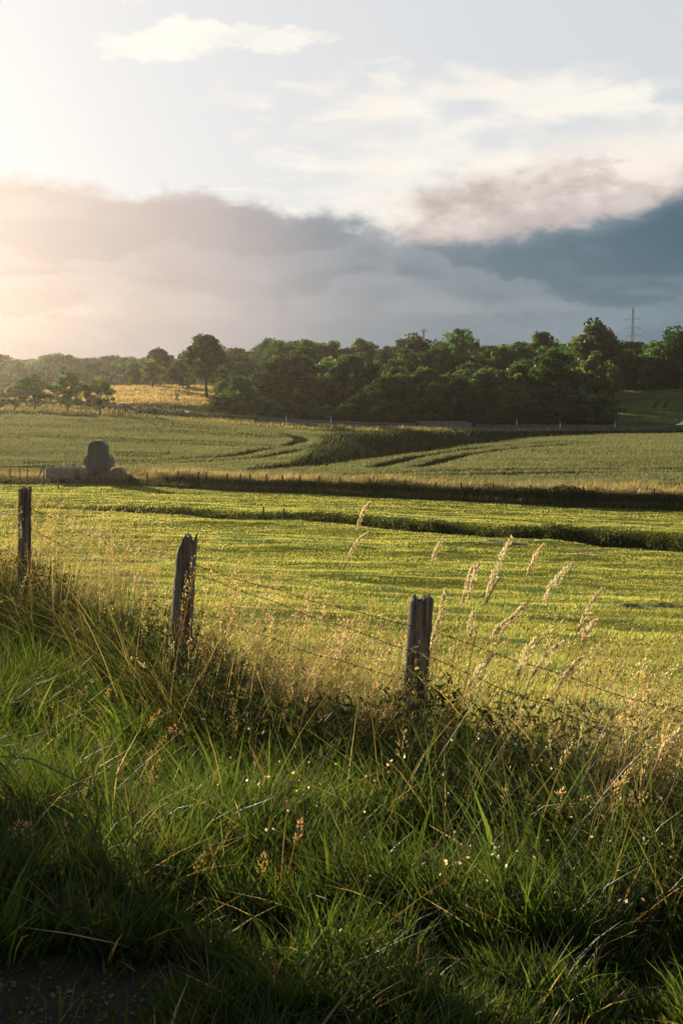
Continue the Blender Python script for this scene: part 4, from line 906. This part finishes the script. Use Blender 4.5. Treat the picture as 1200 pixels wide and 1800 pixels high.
# road sign in the meadow edge
p = at(312, 725, 268); z_ = gz(p.x, p.y); r_ = empty('road_sign', (p.x, p.y, z_)); tag(r_, 'red edged round road sign on a pole in front of the golden meadow', 'road sign')
top_ = at(312, 694, 268).z-z_
v, t_ = tube([(0, 0, -.2), (0, 0, top_+.35)], .04, 8); obj('pole', mesh('pole', v, t_, M['steel']), r_)
def disc(rad, th_, n=28):
    v, t_ = tube([(0, 0, 0), (0, -th_, 0)], rad, n); return v, t_
for nm, rad, yy, mm, zz in (('rim', .42, -.045, 'red', .0), ('face', .32, -.07, 'white', .0), ('rim', .30, -.045, 'red', -.75), ('face', .2, -.07, 'white', -.75)):
    v, t_ = disc(rad, .02); v = v+(0, yy, top_+zz); obj('sign_'+nm, mesh('sign_'+nm, v, t_, M[mm]), r_)
# crossarm pole
p = at(210, 690, 340); z_ = gz(p.x, p.y); r_ = empty('crossarm_pole', (p.x, p.y, z_)); tag(r_, 'short pole with a white crossarm at the back of the golden meadow', 'pole'); h_ = at(210, 661, 340).z-z_
v, t_ = tube([(0, 0, -.3), (0, 0, h_)], .10, 8); obj('pole', mesh('pole', v, t_, M['concrete']), r_); a_ = boxm([(-1.0, 1.0, -.12, .12, h_, h_+.24)]); obj('crossarm', mesh('crossarm', a_[0], None, M['white'], None, False, a_[1]), r_)
# hazy poles in the glare
for px, top, lb in ((51, 643, 'left one of the pair of pale poles in the glare above the orchard'), (64, 645, 'right one of the pair of pale poles in the glare above the orchard')):
    p = at(px, 690, 420); z_ = gz(p.x, p.y); h_ = at(px, top, 420).z-z_; r_ = empty('utility_pole', (p.x, p.y, z_)); tag(r_, lb, 'utility pole'); v, t_ = tube([(0, 0, -.3), (0, 0, h_)], .13, 8); obj('pole', mesh('pole', v, t_, M['concrete']), r_)
    a_ = boxm([(-.3, .3, -.2, .2, h_-.9, h_+.1)]); obj('lamp_box', mesh('lamp_box', a_[0], None, M['white'], None, False, a_[1]), r_)

# ------------------------------------------------------------------ pylon and mast
def bar(a, b, r): return tube([a, b], r, 4)
def pylon(px, top, Y, arms, wtop, wbase, label, name='pylon', rb=.075, H=None):
    x = float(px2u(px)*Y); z0 = gz(x, Y); Ht = at(px, top, Y).z-z0; r_ = empty(name, (x, Y, z0), R(8)); tag(r_, label, name)
    wd = lambda z: wbase+(wtop-wbase)*min(1, (z/(Ht*.55)))**.9 if z < Ht*.55 else wtop*(1-.5*(z-Ht*.55)/(Ht*.45))
    lev = np.concatenate([np.linspace(0, Ht*.55, 7), np.linspace(Ht*.6, Ht*.97, 9)]); ts = []
    for (sx_, sy_) in ((1, 1), (1, -1), (-1, 1), (-1, -1)):
        for a, b in zip(lev[:-1], lev[1:]): ts.append(bar((sx_*wd(a), sy_*wd(a), a), (sx_*wd(b), sy_*wd(b), b), rb))
        ts.append(bar((sx_*wd(lev[-1]), sy_*wd(lev[-1]), lev[-1]), (0, 0, Ht), rb*.8))
    obj('frame', mesh('frame', *jointub(ts), M['tower']), r_); ts = []
    cn = ((1, 1), (1, -1), (-1, -1), (-1, 1))
    for a, b in zip(lev[:-1], lev[1:]):
        for i in range(4):
            p_, q_ = cn[i], cn[(i+1) % 4]; ts.append(bar((p_[0]*wd(a), p_[1]*wd(a), a), (q_[0]*wd(b), q_[1]*wd(b), b), rb*.6)); ts.append(bar((q_[0]*wd(a), q_[1]*wd(a), a), (p_[0]*wd(b), p_[1]*wd(b), b), rb*.6)); ts.append(bar((p_[0]*wd(b), p_[1]*wd(b), b), (q_[0]*wd(b), q_[1]*wd(b), b), rb*.6))
    obj('bracing', mesh('bracing', *jointub(ts), M['tower']), r_)
    for py, half in arms:
        z = at(px, py, Y).z-z0; ts = []
        for s_ in (-1, 1):
            tip = (s_*half, 0, z)
            for yy in (-1, 1): ts.append(bar((s_*wtop*.8, yy*wtop*.8, z), tip, rb*.7)); ts.append(bar((s_*wtop*.8, yy*wtop*.8, z+1.1), tip, rb*.6))
            ts.append(bar((s_*half*.5, 0, z), (s_*half*.5, 0, z+.6), rb*.5))
        ar = obj('crossarm', mesh('crossarm', *jointub(ts), M['tower']), r_)
        for s_ in (-1, 1):
            kk = np.linspace(0, 1.3, 14); v, t_ = tube(np.stack([np.full(14, s_*half*.96), np.zeros(14), z-.1-kk], -1), .07+.07*(np.arange(14) % 2), 6); obj('insulator', mesh('insulator', v, t_, M['white']), ar)
    return r_
pylon(1107, 539, 700, ((562, 4.6), (578, 5.0), (591, 4.2)), .5, 1.7, 'grey lattice power pylon standing above the wood, right of the tallest tree')
pylon(743, 578, 560, ((583, 1.6),), .35, 1.2, 'thin lattice mast peeping over the skyline of the wood', 'mast', .09)

# ------------------------------------------------------------------ car at the right edge
m, g = mat('car_paint'); finish(g, principled(g, (.72, .74, .76), .25)); M['paint'] = m
m, g = mat('car_glass'); finish(g, principled(g, (.03, .035, .04), .08)); M['glass'] = m
m, g = mat('tyre'); finish(g, principled(g, (.02, .02, .02), .85)); M['tyre'] = m
m, g = mat('lamp_glass'); finish(g, principled(g, (.6, .62, .6), .15)); M['lamp'] = m
def car():
    c_, z_, d_ = road_at(1206); yaw = math.atan2(d_[1], d_[0]); x = c_[0]; r_ = empty('car', (x-.5, c_[1]-1.6, z_+.01), yaw); tag(r_, 'white car on the road, cut off by the picture edge', 'car')
    st_ = [(-2.1, .45, .62, .60), (-2.02, .32, .72, .74), (-1.6, .24, .84, .84), (-1.0, .22, .92, .88), (-.3, .21, .96, .88), (.6, .21, .97, .88), (1.4, .23, .98, .87), (1.95, .3, .98, .82), (2.1, .45, .9, .74)]
    V = []
    for (x, zl, zh, hw) in st_:
        V += [(x, -hw*.9, zl), (x, -hw, zl+.15), (x, -hw, (zl+zh)/2), (x, -hw*.95, zh), (x, 0, zh+.04), (x, hw*.95, zh), (x, hw, (zl+zh)/2), (x, hw, zl+.15), (x, hw*.9, zl)]
    Q = []; n = 9
    for i in range(len(st_)-1):
        for j in range(n): Q.append((i*n+j, i*n+(j+1) % n, (i+1)*n+(j+1) % n, (i+1)*n+j))
    V = np.array(V); T = []
    for o0 in (0, (len(st_)-1)*n):
        for j in range(1, n-1): T.append((o0, o0+j, o0+j+1))
    b_ = obj('body', mesh('body', V, T, M['paint'], None, True, Q), r_); b_.modifiers.new('s', 'SUBSURF').render_levels = 2
    cab = [(-1.15, .93, .80), (-.45, 1.38, .62), (.1, 1.46, .62), (.9, 1.44, .62), (1.75, .98, .76)]; V = []
    for x, z, hw in cab: V += [(x, -hw, z), (x, hw, z)]
    for x, hw in ((-1.15, .84), (-.45, .86), (.1, .87), (.9, .86), (1.75, .82)): V += [(x, -hw, .9), (x, hw, .9)]
    Q = []
    for i in range(4): Q += [(2*i, 2*i+2, 2*i+3, 2*i+1), (2*i, 10+2*i, 12+2*i, 2*i+2), (2*i+1, 2*i+3, 13+2*i, 11+2*i)]
    obj('windows', mesh('windows', np.array(V), None, M['glass'], None, False, Q), r_)
    V = []; Q = []
    for x, z, hw in ((-.42, 1.395, .60), (.1, 1.475, .61), (.92, 1.455, .60)): V += [(x, -hw, z), (x, 0, z+.02), (x, hw, z), (x, -hw, z-.03), (x, hw, z-.03)]
    for i in range(2):
        for a, b in ((0, 1), (1, 2), (3, 0), (2, 4)): Q.append((5*i+a, 5*i+b, 5*i+5+b, 5*i+5+a))
    obj('roof', mesh('roof', np.array(V), None, M['paint'], None, True, Q), r_)
    for x in (-1.3, 1.3):
        for s_ in (-1, 1):
            w_ = obj('wheel', mesh('wheel', *tube([(0, -.1, 0), (0, .1, 0)], .32, 24), M['tyre']), r_); w_.location = (x, s_*.80, .32)
            h_ = obj('rim', mesh('rim', *tube([(0, -.112, 0), (0, .112, 0)], .2, 18), M['steel']), w_)
    for s_ in (-1, 1): a_ = boxm([(-2.12, -1.98, s_*.62-.14, s_*.62+.14, .58, .70)]); obj('headlight', mesh('headlight', a_[0], None, M['lamp'], None, False, a_[1]), r_)
car()

# ------------------------------------------------------------------ evening haze in the air over the fields
hz = boxm([(-1300, 1300, -70, 820, -26, 36)]); m, g = mat('haze'); pv = g.node('ShaderNodeVolumePrincipled'); pv.inputs['Color'].default_value = (1, .91, .80, 1)
pv.inputs['Density'].default_value = .000115; pv.inputs['Anisotropy'].default_value = .9
g.L.new(pv.outputs[0], g.node('ShaderNodeOutputMaterial').inputs['Volume'])
o = obj('haze', mesh('haze', hz[0], None, m, None, False, hz[1])); tag(o, 'thin warm evening haze lying over the whole landscape', 'haze', kind='stuff')

# molehills and bare earth in the pasture
m, g = mat('earth'); to = g.node('ShaderNodeTexCoord').outputs['Object']; nf = g.noise(to, 14, 6, .7); finish(g, principled(g, g.mix(nf, (.13, .085, .05), (.26, .17, .10)), .95, nf, 1., .04)); M['earth'] = m
for px, py, wd_, lb in ((865, 953, .8, 'brown molehill at the ditch edge, left one of the three'), (908, 957, .5, 'small brown molehill at the ditch edge, middle one of the three'), (1028, 969, .8, 'brown molehill at the ditch edge, right one of the three'), (1172, 1066, .5, 'reddish bare earth scrape at the right side of the pasture'), (1115, 1068, .3, 'small reddish earth scrape left of the larger one')):
    Y = 20.; 
    for _ in range(60):
        x = px2u(px)*Y; e_ = (at(px, py, Y).z-gz(x, Y)); Y += e_*5
    n_ = 22; V = []; 
    for i in range(9):
        rr = i/8
        for j in range(n_):
            a = j*math.tau/n_; q = wd_*rr*(1+.25*math.sin(3*a+px)+.12*math.sin(7*a+px)); xx, yy = float(x)+q*math.cos(a), Y+q*.8*math.sin(a); V.append((q*math.cos(a), q*.8*math.sin(a), gz(xx, yy)-gz(x, Y)+(.06*(1-rr*rr)*(.6+.8*random.random()) if i < 8 else -.05)))
    i, j = np.meshgrid(np.arange(8), np.arange(n_), indexing='ij'); i, j = i.ravel(), j.ravel(); j2 = (j+1) % n_
    o = obj('molehill', mesh('molehill', np.array(V), None, M['earth'], None, True, np.stack([i*n_+j, (i+1)*n_+j, (i+1)*n_+j2, i*n_+j2], -1))); o.location = (x, Y, gz(x, Y)); tag(o, lb, 'molehill')

X = -1.35+1.15*rs.rand(900); Y = 3.1+1.1*rs.rand(900); P = np.stack([X, Y, ground(X, Y)+.006], -1); v, t_, c = leaves(P, .006+.014*rs.rand(900)**2, pal(900, [(.10, .09, .07), (.16, .14, .11), (.12, .08, .04)]), 1.3, np.array((0, 0, 1.2)))
tag(obj('path_litter', mesh('path_litter', v, t_, M['dry'], c)), 'small stones and dead leaves on the dark earth path', 'litter', kind='stuff')
